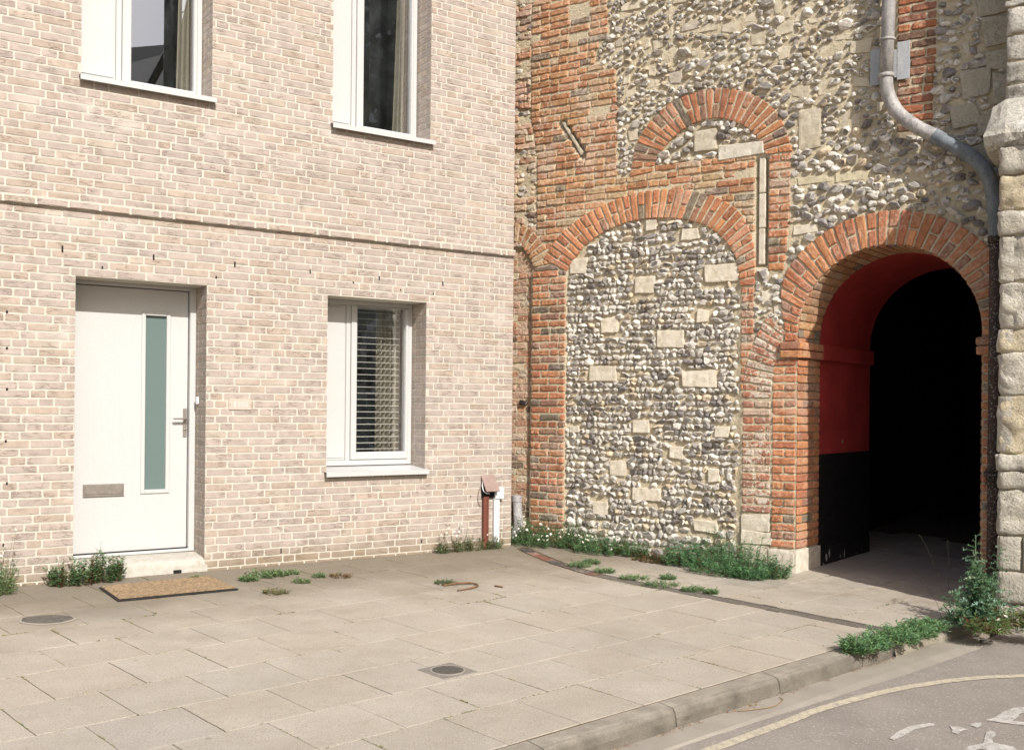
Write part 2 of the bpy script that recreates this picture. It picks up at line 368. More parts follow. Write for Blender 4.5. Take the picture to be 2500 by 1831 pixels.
M['blue_pipe'] = mat_pipe('blue_grey_lead', (.13, .15, .165), (.21, .23, .245), (.10, .095, .09), 12)
M['rust_pipe'] = mat_pipe('rusty_iron_pipe', (.035, .028, .025), (.065, .036, .026), (.30, .28, .26), 18, rough=.8)

# ================================================================== GROUND
mb = MB()
for (s0, s1, t0, t1, dz) in [(-60, 60, -3.07, 60, -.105)]:
    N = 2
    mb.add([ST(s0, t0, dz), ST(s1, t0, dz), ST(s1, t1, dz), ST(s0, t1, dz)], [(0, 1, 2, 3)])
tag(mb.build('road', M['asphalt']), kind='structure')
mb = MB(); mb.add([(-90, -90, -4), (90, -90, -4), (90, 90, -4), (-90, 90, -4)], [(0, 1, 2, 3)]); tag(mb.build('ground', M['soil']), kind='structure')
mb = MB(); mb.add([ST(-12, -3.335, -.0045), ST(14, -3.335, -.0045), ST(14, -13, -.0045), ST(-12, -13, -.0045)], [(3, 2, 1, 0)])
tag(mb.build('pavement_bed', M['soil']), kind='structure')

CH = [(.13, 10.02), (.22, 9.75), (.40, 9.30), (.66, 8.82), (.98, 8.45), (1.36, 8.08), (1.90, 7.545), (2.46, 6.985), (2.62, 6.83)]
def near_channel(p, w=.062):
    p = np.array(p[:2])
    for a, b in zip(CH[:-1], CH[1:]):
        a = np.array(a); b = np.array(b); d = b-a; k = np.clip(np.dot(p-a, d)/np.dot(d, d), 0, 1)
        if np.linalg.norm(p-a-d*k) < w: return True
    return False
rows = [-3.35, -3.81, -4.26, -4.72, -5.19, -5.70, -6.18, -6.64, -7.1, -7.56, -8.02, -8.48, -8.94, -9.4, -9.86]
offs = [3.10, 2.43, 1.775, 1.57, 1.815, 2.06, 1.83, 2.06, 1.83, 2.06, 1.83, 2.06, 1.83, 2.06]
mb = MB(); JOINTS = []
rg = random.Random(3)
for i in range(len(rows)-1):
    t1, t0 = rows[i], rows[i+1]; st = offs[i] % .4545
    for k in range(-16, 26):
        s0 = st+k*.4545; s1 = s0+.4545
        c = SD*((s0+s1)/2)+TD*((t0+t1)/2); dA = (c-AO[:2])@AN[:2]; dB = (c-BO[:2])@BN[:2]
        if dA < -.35 or dB < -3.2: continue
        jl = rg.uniform(.0016, .0034); hz = rg.uniform(-.0006, .0006); tx = rg.uniform(-.0012, .0012); ty = rg.uniform(-.0012, .0012)
        b = .445+rg.uniform(-.018, .018); w = rg.uniform(-.004, .005)
        col = (b+w, b*.89, b*.75-w)
        if dA > .9 and rg.random() < .08: col = (b*.93, b*.84, b*.73)
        cut = near_channel(c, .34)
        nx = 24 if cut else 6
        vs = []; uv = []; fs = []; edge = .0045
        ss = [s0+jl, s0+jl+edge]+[s0+jl+edge+(s1-s0-2*jl-2*edge)*q/(nx-1) for q in range(1, nx-1)]+[s1-jl-edge, s1-jl]
        tt = [t0+jl, t0+jl+edge]+[t0+jl+edge+(t1-t0-2*jl-2*edge)*q/(nx-1) for q in range(1, nx-1)]+[t1-jl-edge, t1-jl]
        ns = len(ss); vals = []
        for jj, t_ in enumerate(tt):
            for ii, s_ in enumerate(ss):
                e_ = ii in (0, ns-1) or jj in (0, ns-1)
                dz = hz+tx*(s_-s0)/.45+ty*(t_-t0)/.45-(.0018 if e_ else 0)
                jt = mn.noise_vector(Vector((s_*9, t_*9, 1.5)))*(.0035 if e_ else .001)
                p = ST(s_+jt[0], t_+jt[1], dz+.0)
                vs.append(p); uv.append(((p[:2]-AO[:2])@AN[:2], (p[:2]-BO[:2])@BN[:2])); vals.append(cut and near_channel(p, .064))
        for jj in range(ns-1):
            for ii in range(ns-1):
                q = (jj*ns+ii, jj*ns+ii+1, (jj+1)*ns+ii+1, (jj+1)*ns+ii)
                if cut and any(vals[x] for x in q): continue
                fs.append(q)
        ring = [x for x in range(ns)]+[jj*ns+ns-1 for jj in range(1, ns)]+[(ns-1)*ns+x for x in range(ns-2, -1, -1)]+[jj*ns for jj in range(ns-2, 0, -1)]
        b0 = len(vs)
        for x in ring: vs.append(vs[x]-UP*.03); uv.append(uv[x])
        for x in range(len(ring)): 
            y = (x+1) % len(ring)
            if not (cut and (vals[ring[x]] or vals[ring[y]])): fs.append((ring[x], b0+x, b0+y, ring[y]))
        mb.add(vs, fs, col, uv)
        JOINTS.append((s0, s1, t0, t1))
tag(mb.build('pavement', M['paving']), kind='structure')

# kerb stones and gutter
rg = random.Random(5); mb = MB()
ks = [-8.4+.905*i for i in range(0, 20)]; sh_ = 4.10-(-8.4); base = 4.10-round(sh_/.905)*.905
ks = [base+.905*i for i in range(20)]
for a, b in zip(ks[:-1], ks[1:]):
    if a > 6.0: break
    b = min(b, 6.30); nseg = 26; prof = [(-3.345, -.03), (-3.345, -.006), (-3.335, .0), (-3.255, -.001), (-3.232, -.006), (-3.216, -.024), (-3.210, -.05), (-3.208, -.08), (-3.207, -.12), (-3.207, -.26)]
    vs = []; fs = []; kc = []
    for i in range(nseg+1):
        s_ = a+.004+(b-a-.008)*i/nseg; en = min(i, nseg-i)
        for j, (t_, dz) in enumerate(prof):
            q = mn.noise_vector(Vector((s_*3.3, t_*14, dz*14+3)))*.010+mn.noise_vector(Vector((s_*14, t_*30, dz*40)))*.006
            k = 1 if j > 3 else .25
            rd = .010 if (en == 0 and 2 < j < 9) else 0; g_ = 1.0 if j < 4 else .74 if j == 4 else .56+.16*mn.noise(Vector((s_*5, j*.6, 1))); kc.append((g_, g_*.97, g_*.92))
            vs.append(ST(s_, t_+q[0]*k-rd, dz+q[2]*k*.8-rd*.5))
    n = len(prof)
    for i in range(nseg):
        for j in range(n-1): fs.append((i*n+j, i*n+j+1, (i+1)*n+j+1, (i+1)*n+j))
    fs.append(tuple(range(n-1, -1, -1))); fs.append(tuple(nseg*n+j for j in range(n)))
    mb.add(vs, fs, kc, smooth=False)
# dropped kerb beyond
prof = [(-3.35, -.01), (-3.22, -.03), (-3.20, -.07), (-3.2, -.25)]; vs = []; fs = []
for i in range(13):
    s_ = 6.305+i*.14; 
    for t_, dz in prof:
        q = mn.noise_vector(Vector((s_*6, t_*14, dz*14)))*.014; vs.append(ST(s_, t_+q[0]+.02*i*0, dz-.02+q[2]))
for i in range(12):
    for j in range(3): fs.append((i*4+j, i*4+j+1, (i+1)*4+j+1, (i+1)*4+j))
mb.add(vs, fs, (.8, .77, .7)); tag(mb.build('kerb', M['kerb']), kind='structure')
mb = MB(); vs = []; fs = []; ks2 = np.arange(-8, 7.4, .1)
for s_ in ks2:
    w = -3.01+.035*math.sin(s_*1.3)+.03*max(0, s_-5.6)+.008*mn.noise(Vector((s_*8, 0, 0)))
    for t_ in (-3.24, -3.14, -3.06, w): vs.append(ST(s_, t_, -.101+(.003 if t_ == w else .004)+.003*mn.noise(Vector((s_*3, t_*5, 0))) if t_ != w else -.107))
for i in range(len(ks2)-1):
    for j in range(3): fs.append((i*4+j, i*4+j+1, (i+1)*4+j+1, (i+1)*4+j))
mb.add(vs, fs); tag(mb.build('gutter_strip', M['gutter']), kind='structure')
# road markings (thin worn paint)
def road_poly(mb, pts, dz): 
    mb.add([G(x, y, -.105+dz) for x, y in pts], [tuple(range(len(pts)))])
mb = MB(); yl = spline([(-3.2, .98), (-.5, 3.5), (.45, 4.40), (1.355, 5.243), (1.59, 5.471), (1.823, 5.661), (2.143, 5.892), (2.463, 6.072), (2.775, 6.203), (3.109, 6.279), (3.6, 6.31), (4.4, 6.25)], 10)
vs = []; fs = []
for i, p in enumerate(yl):
    d = yl[min(i+1, len(yl)-1)]-yl[max(i-1, 0)]; d = d/np.linalg.norm(d); n_ = np.array([-d[1], d[0]])
    for k in (-1, 1):
        q = p+n_*k*(.030+.005*mn.noise(Vector((i*.9, k*5, 0)))); vs.append(G(q[0], q[1], -.101))
for i in range(len(yl)-1): fs.append((2*i, 2*i+1, 2*i+3, 2*i+2))
mb.add(vs, fs); tag(mb.build('yellow_line', M['yellow_line']), kind='structure')
mb = MB()
for pl in [[(1.85, 5.077), (1.863, 5.055), (1.933, 5.115), (2.027, 5.219), (2.147, 5.286), (2.169, 5.314), (2.147, 5.329), (2.019, 5.268), (1.93, 5.179)],
 [(2.232, 5.293), (2.224, 5.233), (2.2, 5.191), (2.223, 5.168), (2.267, 5.22), (2.308, 5.24), (2.276, 5.279)],
 [(2.464, 5.397), (2.535, 5.446), (2.621, 5.544), (2.719, 5.627), (2.83, 5.66), (2.98, 5.58), (2.93, 5.55), (2.83, 5.60), (2.765, 5.555), (2.7, 5.522), (2.671, 5.475), (2.603, 5.398), (2.673, 5.369), (2.76, 5.37), (2.78, 5.32), (2.651, 5.324), (2.534, 5.358), (2.5, 5.382)],
 [(2.339, 5.309), (2.389, 5.347), (2.422, 5.358), (2.408, 5.314), (2.36, 5.268), (2.354, 5.293)],
 [(2.38, 5.204), (2.414, 5.231), (2.425, 5.207), (2.411, 5.165), (2.366, 5.114), (2.344, 5.05), (2.413, 5.002), (2.415, 4.92), (2.325, 4.914), (2.237, 4.959), (2.166, 4.903), (2.129, 4.9), (2.192, 4.986), (2.289, 5.038), (2.347, 5.145)]]:
    road_poly(mb, pl[::-1], .004)
tag(mb.build('white_bicycle_marking', M['white_line']), kind='structure')

# ================================================================== PALE BRICK HOUSE
house = thing('brick_house', FA(2.3, 0), 'modern pale pinkish beige brick house with white door and windows, left of the flint wall', 'house')
P_ = .062; UMAX = 6.6; ZT = 6.52
OPEN = [(3.012, 4.020, -.3, 2.318), (.965, 1.953, .765, 2.312), (2.985, 3.995, 3.825, 5.9), (.94, 1.925, 3.79, 5.9)]
def acol(rg):
    r = rg.random()
    if r < .62: c = (.402, .338, .296)
    elif r < .90: c = (.405, .328, .270)
    elif r < .95: c = (.42, .355, .29)
    else: c = (.39, .33, .295)
    k = rg.uniform(.94, 1.06); return tuple(q*k for q in c)
mb = MB(); rg = random.Random(11)
nc = int((ZT+.25)/P_); j0 = -42
for j in range(j0, 68):
    z0 = 2.318+j*P_+.0055; z1 = z0+P_-.0115
    if z0 > ZT: break
    u = .0 ; first = True; x = rg.uniform(0, .1)
    lens = []
    # mixed bond: quoin start alternates
    cur = 0.0
    seq = ['S'] if j % 2 else ['H', 'C']
    while cur < UMAX:
        if seq: k = seq.pop(0)
        else: k = 'S' if (not lens or lens[-1][2] == 'H' or rg.random() < .34) else 'H'
        L = {'S': .211, 'H': .098, 'C': .045}[k]+rg.uniform(-.004, .004)
        lens.append((cur, cur+L, k)); cur += L+.0125
    strg = abs(z0-2.845) < .031
    for (a, b, k) in lens:
        segs = [(a, b, z0, z1)]
        for (o0, o1, p0, p1) in OPEN:
            out = []
            for (sa, sb, sz0, sz1) in segs:
                if sb <= o0 or sa >= o1 or sz1 <= p0 or sz0 >= p1: out.append((sa, sb, sz0, sz1)); continue
                if sa < o0: out.append((sa, o0-.001, sz0, sz1))
                if sb > o1: out.append((o1+.001, sb, sz0, sz1))
                if sz0 < p0-.012: out.append((max(sa, o0), min(sb, o1), sz0, p0-.002))
                if sz1 > p1+.012: out.append((max(sa, o0), min(sb, o1), p1+.002, sz1))
            segs = out
        for (sa, sb, sz0, sz1) in segs:
            if sb-sa < .018: continue
            hh = rg.uniform(.0022, .0048)+(.036 if strg else 0)
            patch(mb, FA, [(sa, sz0), (sb, sz0), (sb, sz1), (sa, sz1)], hh, -.004, 5 if sb-sa > .12 else 3, 2, acol(rg), .10, .0032, .0014, seed=j*.37+a, rnd=.35, colvar=.10)
facade_bricks = mb
# returns: window and door reveals, head soffits, corner end
mbr = MB()
def reveal(u_, z0, z1, depth, sgn):
    F = lambda a, z, n=0.0: FA(u_+sgn*n, z, -a)
    j = 0; zz = 2.318-P_*round((2.318-z0)/P_)
    while zz < z1-.01:
        za = max(zz+.0055, z0); zb = min(zz+P_-.006, z1)
        if zb-za > .012:
            jj = round((2.318-zz)/P_)
            cuts = [0.004, .098, .21, .31, depth] if jj % 2 == 0 else [0.004, .205, .31, depth]
            for c0, c1 in zip(cuts[:-1], cuts[1:]):
                c1 = min(c1-.012 if c1 < depth else depth, depth)
                if c1-c0 > .02: patch(mbr, F, [(c0, za), (c1, za), (c1, zb), (c0, zb)] if sgn > 0 else [(c0, zb), (c1, zb), (c1, za), (c0, za)], .003, -.004, 3, 2, acol(rg), .1, .002, .001, seed=jj, rnd=.3, colvar=.1)
        zz += P_
for (o0, o1, p0, p1) in OPEN:
    reveal(o0, p0, p1, .34, 1); reveal(o1, p0, p1, .34, -1)
Fend = lambda a, z, n=0.0: FA(-n, z, -a)
zz = 2.318-P_*42
while zz < ZT:
    cur = .004
    while cur < 1.6:
        L = .211 if rg.random() < .6 else .098
        patch(mbr, Fend, [(cur, zz+.0055), (cur, zz+.0565), (cur+L, zz+.0565), (cur+L, zz+.0055)], .003, -.004, 3, 2, acol(rg), .1, .002, .001, seed=zz, rnd=.3, colvar=.1); cur += L+.0125
    zz += P_
# mortar body with the openings cut
def grid_wall(mb, F, us, zs, holes, depth, n=0.0):
    us = sorted(set(us)); zs = sorted(set(zs))
    for a, b in zip(us[:-1], us[1:]):
        for c, d in zip(zs[:-1], zs[1:]):
            cu, cz = (a+b)/2, (c+d)/2
            if any(h[0] < cu < h[1] and h[2] < cz < h[3] for h in holes): continue
            mb.add([F(a, c, n), F(b, c, n), F(b, d, n), F(a, d, n)], [(0, 1, 2, 3)], (.5, .5, .5), [(a, c), (b, c), (b, d), (a, d)])
    for (h0, h1, h2, h3) in holes:
        for (p, q) in [((h0, h2), (h0, h3)), ((h0, h3), (h1, h3)), ((h1, h3), (h1, h2)), ((h1, h2), (h0, h2))]:
            mb.add([F(p[0], p[1], n), F(q[0], q[1], n), F(q[0], q[1], n-depth), F(p[0], p[1], n-depth)], [(0, 1, 2, 3)], (.5, .5, .5), [(p[0], p[1]), (q[0], q[1]), (q[0]+depth, q[1]+depth), (p[0]+depth, p[1]+depth)])
mm = MB()
us = [0, UMAX]+[o[0] for o in OPEN]+[o[1] for o in OPEN]; zs = [-.35, ZT]+[max(o[2], -.3) for o in OPEN]+[o[3] for o in OPEN]
grid_wall(mm, FA, us, zs, OPEN, .345)
mm.add([FA(0, -.35), FA(0, ZT), FA(0, ZT, -6), FA(0, -.35, -6)], [(0, 1, 2, 3)]); mm.add([FA(UMAX, -.35), FA(UMAX, ZT), FA(UMAX, ZT, -6), FA(UMAX, -.35, -6)], [(3, 2, 1, 0)])
mm.add([FA(0, ZT), FA(UMAX, ZT), FA(UMAX, ZT, -6), FA(0, ZT, -6)], [(0, 1, 2, 3)]); mm.add([FA(0, -.35, -6), FA(UMAX, -.35, -6), FA(UMAX, ZT, -6), FA(0, ZT, -6)], [(0, 1, 2, 3)])
# projecting string course backing
box(mm, FA, 0, UMAX, 2.820, 2.880, -.002, .034, (.5, .5, .5))
mm.build('wall_mortar', M['pale_mortar'], house)
facade_bricks.build('facade_brickwork', M['pale_brick'], house)
mbr.build('reveal_brickwork', M['pale_brick'], house)
# dark weep holes in the perpends
mb = MB()
for (u, z, w, h) in [(4.115, 2.485, .012, .05), (3.827, 2.385, .012, .02), (3.442, 2.485, .012, .045), (2.785, 2.485, .012, .045), (4.49, 2.006, .014, .018), (4.488, 1.74, .014, .018), (4.485, 1.441, .014, .018), (2.94, 2.38, .012, .02), (2.12, 2.485, .01, .04), (1.712, 2.43, .01, .018), (1.458, 2.477, .01, .04), (1.24, 2.40, .01, .016), (.90, 2.39, .01, .012), (.797, 2.477, .012, .04), (4.49, 1.06, .014, .018), (4.48, .75, .012, .02), (2.36, .10, .01, .04), (1.0, .10, .01, .03), (.47, .5, .01, .012), (4.5, .3, .012, .02)]:
    mb = MB(); box(mb, FA, u-w/2, u+w/2, z, z+h, .0, .0062, (0, 0, 0)); mb.build('weep_hole', M['black'], house)
# interior boxes so that the windows look into rooms
mb = MB()
for (z0, z1) in [(-.2, 2.66), (2.72, 6.3)]:
    P = [FA(u, z, n) for n in (-.346, -4) for z in (z0, z1) for u in (.3, 6.3)]
    mb.add(P, [(4, 5, 7, 6), (0, 1, 5, 4), (2, 6, 7, 3), (0, 4, 6, 2), (1, 3, 7, 5)])
mb.build('room_interior', M['room'], house)

# ---- door
door = MB()
gx0, gx1, gz0, gz1 = 3.232, 3.424, .64, 2.085      # glazed strip
D0 = -.315
for (a, b, c, d) in [(3.068, gx0, .165, 2.285), (gx1, 3.972, .165, 2.285), (gx0, gx1, .165, gz0), (gx0, gx1, gz1, 2.285)]:
    box(door, FA, a, b, c, d, D0-.04, D0, (1, 1, 1))
for i in range(9):
    u = 3.14+i*.098
    if gx0-.01 < u < gx1+.01: door_z = [(gz1+.02, 2.28), (.2, gz0-.02)]
    else: door_z = [(.2, 2.28)]
    for (c, d) in door_z: box(door, FA, u-.0016, u+.0016, c, d, D0-.001, D0+.0006, (1, 1, 1))
door_o = door.build('front_door', M['white_paint'], house)
mb = MB()
for i in range(9):
    u = 3.145+i*.098
    for (c, d) in ([(gz1+.02, 2.28), (.2, gz0-.02)] if gx0-.01 < u < gx1+.01 else [(.2, 2.28)]):
        box(mb, FA, u-.001, u+.001, c, d, D0-.001, D0+.0009, (.5, .5, .5))
mb.build('plank_groove', mat_simple_rough('pale_groove_line', (.575, .568, .55), .05, 10, .8, .05), door_o)  # thin strips slightly paler than the door paint, marking the plank grooves
mb = MB(); w = .020
for (a, b, c, d) in [(gx0-w, gx0+.012, gz0-w, gz1+w), (gx1-.012, gx1+w, gz0-w, gz1+w), (gx0+.012, gx1-.012, gz0-w, gz0+.012), (gx0+.012, gx1-.012, gz1-.012, gz1+w)]:
    box(mb, FA, a, b, c, d, D0-.03, D0+.011, (1, 1, 1), .004)
mb.build('glazing_bead', M['white_paint'], door_o)
mb = MB(); box(mb, FA, gx0+.005, gx1-.005, gz0+.005, gz1-.005, D0-.028, D0-.018); mb.build('glass_pane', M['frosted'], door_o)
mb = MB()
box(mb, FA, 3.572, 3.886, .617, .71, D0, D0+.007, (1, 1, 1), .003); box(mb, FA, 3.584, 3.874, .629, .702, D0+.007, D0+.013, (1, 1, 1), .003); box(mb, FA, 3.572, 3.886, .612, .620, D0, D0+.014, (1, 1, 1), .002)
mb.build('letter_plate', M['steel'], door_o)
mb = MB(); box(mb, FA, 3.073, 3.103, 1.082, 1.318, D0, D0+.009, (1, 1, 1), .002)
tube(mb, [FA(3.088, 1.232, D0), FA(3.088, 1.232, D0+.052)], .010, 10)
box(mb, FA, 3.076, 3.196, 1.226, 1.238, D0+.040, D0+.064, (1, 1, 1), .004); tube(mb, [FA(3.088, 1.145, D0+.008), FA(3.088, 1.145, D0+.014)], .009, 12)
mb.build('handle', M['steel'], door_o)
mb = MB()
for (a, b, c, d, n) in [(3.012, 3.062, .135, 2.318, -.268), (3.978, 4.02, .135, 2.318, -.268), (3.062, 3.978, 2.292, 2.318, -.268), (3.062, 3.978, .135, .158, -.262)]:
    box(mb, FA, a, b, c, d, -.37, n, (1, 1, 1), .004)
mb.build('door_frame', M['white_frame'], house)
mb = MB(); box(mb, FA, 3.062, 3.978, .158, .166, -.33, -.29); mb.build('threshold_gap', M['black'], house)
# concrete door step with a worn rounded nose
mb = MB(); prof = [(-.36, .135), (-.20, .128), (-.06, .112), (-.02, .100), (-.004, .085), (.004, .06), (.006, .0), (.006, -.2)]; vs = []; fs = []; uv = []
NU = 40
for i in range(NU+1):
    u = 2.99+1.05*i/NU; 
    for (n, z) in prof:
        q = mn.noise_vector(Vector((u*7, n*9, z*9)))*.004; vs.append(FA(u, z+q[2], n+q[0])); uv.append((u, z))
k = len(prof)
for i in range(NU):
    for j in range(k-1): fs.append((i*k+j, (i+1)*k+j, (i+1)*k+j+1, i*k+j+1))
fs.append(tuple(range(k))); fs.append(tuple(NU*k+j for j in range(k-1, -1, -1)))
mb.add(vs, fs, (.50, .48, .44), uv); mb.build('door_step', M['concrete'], house)
mb = MB(); box(mb, FA, 3.20, 3.265, .0, .028, .0, .0085); mb.build('step_drain_hole', M['black'], house)

# ---- windows
def window(o0, o1, p0, p1, vent1, mull1, g0, g1, gb, gt, sill_u, label, low=False):
    """o: opening; the fixed white vent panel fills the left (large u) side"""
    N0 = -.27
    mb = MB(); fr = .042
    zb = p0+.045
    for (a, b, c, d) in [(o0, o0+fr, zb, p1), (o1-fr*.6, o1, zb, p1), (o0+fr, o1-fr*.6, p1-.045, p1), (o0+fr, o1-fr*.6, zb, zb+.05), (mull1, mull1+.045, zb+.05, p1-.045)]:
        box(mb, FA, a, b, c, d, -.36, N0, (1, 1, 1), .004)
    w = mb.build('window', M['white_frame'], house); w['label'] = label
    mb = MB()      # opening sash
    a0, a1 = o0+fr+.002, mull1-.002; c0, c1 = zb+.052, p1-.047
    for (a, b, c, d) in [(a0, g0, c0, c1), (g1, a1, c0, c1), (g0, g1, c0, gb), (g0, g1, gt, c1)]: box(mb, FA, a, b, c, d, -.34, N0+.012, (1, 1, 1), .005)
    mb.build('sash', M['white_frame'], w)
    mb = MB(); box(mb, FA, mull1+.047, o1-.028, zb+.052, p1-.047, -.33, N0-.008, (1, 1, 1), .002); box(mb, FA, mull1+.062, o1-.028, zb+.072, p1-.067, N0-.008, N0-.001, (1, 1, 1), .005)
    mb.build('vent_panel', M['white_paint'], w)
    mb = MB(); mb.add([FA(g0-.004, gb-.004, -.293), FA(g1+.004, gb-.004, -.293), FA(g1+.004, gt+.004, -.293), FA(g0-.004, gt+.004, -.293)], [(0, 1, 2, 3)]); mb.build('pane', M['glass'], w)
    mb = MB(); s0, s1 = sill_u       # folded metal sill
    for (n0, zc0, n1, zc1) in [(-.36, p0+.045, .062, p0+.008), (.062, p0+.008, .062, p0-.030)]:
        mb.add([FA(s0, zc0, n0), FA(s1, zc0, n0), FA(s1, zc1, n1), FA(s0, zc1, n1)], [(0, 1, 2, 3)])
    mb.add([FA(s0, p0+.008, .062), FA(s1, p0+.008, .062), FA(s1, p0-.03, .062), FA(s0, p0-.03, .062), FA(s0, p0+.005, .058), FA(s1, p0+.005, .058), FA(s1, p0-.03, .058), FA(s0, p0-.03, .058)], [(4, 5, 6, 7), (3, 2, 6, 7), (0, 3, 7, 4), (1, 5, 6, 2)])
    mb.add([FA(s0, p0+.012, .0), FA(s0, p0+.008, .062), FA(s0, p0-.012, .062), FA(s0, p0-.012, 0)], [(0, 1, 2, 3)])
    mb.add([FA(s0, p0+.003, -.02), FA(s1, p0+.003, -.02), FA(s1, p0+.003, .060), FA(s0, p0+.003, .060)], [(0, 1, 2, 3)])
    mb.build('sill', M['white_frame'], w)
    return w
window(.965, 1.953, .765, 2.312, 1.69, 1.600, 1.035, 1.540, .93, 2.262, (.955, 1.975), 'ground floor window with venetian blind')
window(2.985, 3.995, 3.825, 5.9, 3.7, 3.632, 3.055, 3.560, 3.945, 5.80, (2.965, 4.01), 'left upper window above the door')
window(.94, 1.925, 3.79, 5.9, 1.65, 1.572, 1.005, 1.500, 3.91, 5.80, (.92, 1.945), 'right upper window')
# curtains and blind hang inside: things of their own
def curtain(u0, u1, z0, z1, n, folds, label, lean=0.0):
    mb = MB(); vs = []; fs = []; nu = folds*10
    for j in range(9):
        t = j/8; z = z0+(z1-z0)*t
        for i in range(nu+1):
            s = i/nu; uu = u0+(u1-u0)*s+lean*(1-t)*s
            vs.append(FA(uu, z, n+.028*math.sin(s*folds*2*math.pi+.6*math.sin(t*3))+.01*math.sin(s*17)))
    for j in range(8):
        for i in range(nu): fs.append((j*(nu+1)+i, j*(nu+1)+i+1, (j+1)*(nu+1)+i+1, (j+1)*(nu+1)+i))
    mb.add(vs, fs, (1, 1, 1), smooth=True); tag(mb.build('curtain', M['curtain'], loc=FA(u0, z0, n)), label, 'curtain', 'cream curtains inside the windows')
curtain(.99, 1.24, .80, 2.5, -.48, 5, 'cream curtain hanging behind the slatted blind of the ground floor window')
curtain(2.97, 3.12, 3.85, 6.0, -.44, 4, 'cream curtain drawn aside in the upper window above the door', .03)
curtain(.92, 1.05, 3.82, 6.0, -.44, 4, 'cream curtain drawn aside in the upper window nearer the flint wall', .06)
bl = thing('venetian_blind', FA(1.28, .93, -.37), 'cream venetian blind with open slats inside the ground floor window', 'blind')
for i in range(23):
    z = .955+i*.0575; mb = MB()
    vs = []
    for (n, dz) in [(-.392, .003), (-.380, .001), (-.368, -.004)]:
        for u in (1.045, 1.53): vs.append(FA(u, z+dz, n))
    mb.add(vs+[v-UP*.0012 for v in vs], [(0, 1, 3, 2), (2, 3, 5, 4), (6, 8, 9, 7), (8, 10, 11, 9), (0, 6, 7, 1), (4, 5, 11, 10)], (1, 1, 1)); mb.build('slat', M['blind'], bl)
for u in (1.10, 1.515):
    mb = MB(); tube(mb, [FA(u, .94, -.366), FA(u, 2.27, -.366)], .0012, 5); mb.build('cord', M['blind'], bl)
mb = MB(); box(mb, FA, 1.04, 1.535, 2.25, 2.285, -.40, -.36); mb.build('head_rail', M['blind'], bl)
# small fittings
mb = MB(); Fr = lambda a, z, n=0.0: FA(3.012+n, z, -a)
box(mb, Fr, .175, .215, 1.355, 1.415, .003, .02, (1, 1, 1), .003); tag(mb.build('doorbell', M['white_plastic'], loc=FA(3.02, 1.38, -.19)), 'small white doorbell push on the brick reveal right of the door', 'doorbell')
pq = thing('name_plaque', FA(2.73, 1.355, .006), 'small clear raised lettered plaque screwed on bricks right of the door', 'plaque')
mb = MB(); m_ = NT('clear_plaque'); m_.b.inputs['Transmission Weight'].default_value = .0; m_.fin((.50, .415, .35), .25, None, .5)
box(mb, FA, 2.635, 2.825, 1.310, 1.400, .0065, .0115, (1, 1, 1), .002); mb.build('plate', m_.m, pq)
mb = MB(); box(mb, FA, 2.772, 2.777, 1.335, 1.382, .0115, .0135)
for r_, z in enumerate((1.366, 1.344)):
    for q in range(4):
        cx = 2.742-q*.022
        tube(mb, [FA(cx+.007*math.cos(a), z+.008*math.sin(a), .013) for a in np.linspace(.6 if q % 2 == 0 else 0, 5.7 if q % 2 == 0 else 6.28, 10)], .0018, 4)
mb.build('raised_lettering', M['white_plastic'], pq)
mb = MB()
for u in (2.815, 2.645): mb = MB(); tube(mb, [FA(u, 1.352, .011), FA(u, 1.352, .014)], .004, 8); mb.build('screw', M['steel'], pq)

# ---- brown duct with hood + white trunking with junction box
dk = thing('cable_duct', FA(.31, 0, .03), 'brown plastic cable duct with a faded sloping hood rising by the house corner', 'duct')
mb = MB(); box(mb, FA, .283, .343, -.02, .50, .004, .045, (1, 1, 1), .006); box(mb, FA, .303, .309, -.02, .50, .045, .052, (1, 1, 1)); mb.build('duct', M['brown_plastic'], dk)
mb = MB(); box(mb, FA, .20, .352, .485, .66, .004, .03, (1, 1, 1), .004); mb.build('back_box', M['black'], dk)
mb = MB()
h = [FA(.358, .705, .006), FA(.205, .705, .006), FA(.205, .555, .115), FA(.358, .555, .115)]; h2 = [p-AN*.006-UP*.006 for p in h]
mb.add(h+h2, [(0, 1, 2, 3), (4, 7, 6, 5), (3, 2, 6, 7), (0, 3, 7, 4), (1, 5, 6, 2), (0, 4, 5, 1)])
mb.add([FA(.355, .70, .004), FA(.355, .70, .012), FA(.355, .55, .112), FA(.355, .548, .10), FA(.355, .67, .004)], [(0, 1, 2, 3, 4)])
mb.build('hood', M['faded_hood'], dk)
mb = MB(); tube(mb, spline([FA(.352, .65, .03), FA(.356, .60, .035), FA(.352, .555, .05), FA(.33, .535, .065), FA(.30, .53, .07)], 5), .0055, 8); mb.build('cable', M['white_plastic'], dk)
mb = MB(); tube(mb, spline([FA(.345, .63, .02), FA(.385, .55, .02), FA(.39, .46, .014), FA(.36, .40, .012)], 5), .003, 6); mb.build('loose_wire', M['faded_hood'], dk)
tr = thing('trunking', FA(.2, 0, .03), 'white plastic trunking with square junction box beside the brown duct', 'trunking')
mb = MB(); box(mb, FA, .158, .218, -.02, .475, .004, .038, (1, 1, 1), .004); box(mb, FA, .205, .209, -.02, .475, .038, .043, (1, 1, 1)); mb.build('channel', M['white_plastic'], tr)
mb = MB(); box(mb, FA, .115, .215, .47, .575, .004, .055, (1, 1, 1), .008); mb.build('junction_box', M['white_plastic'], tr)
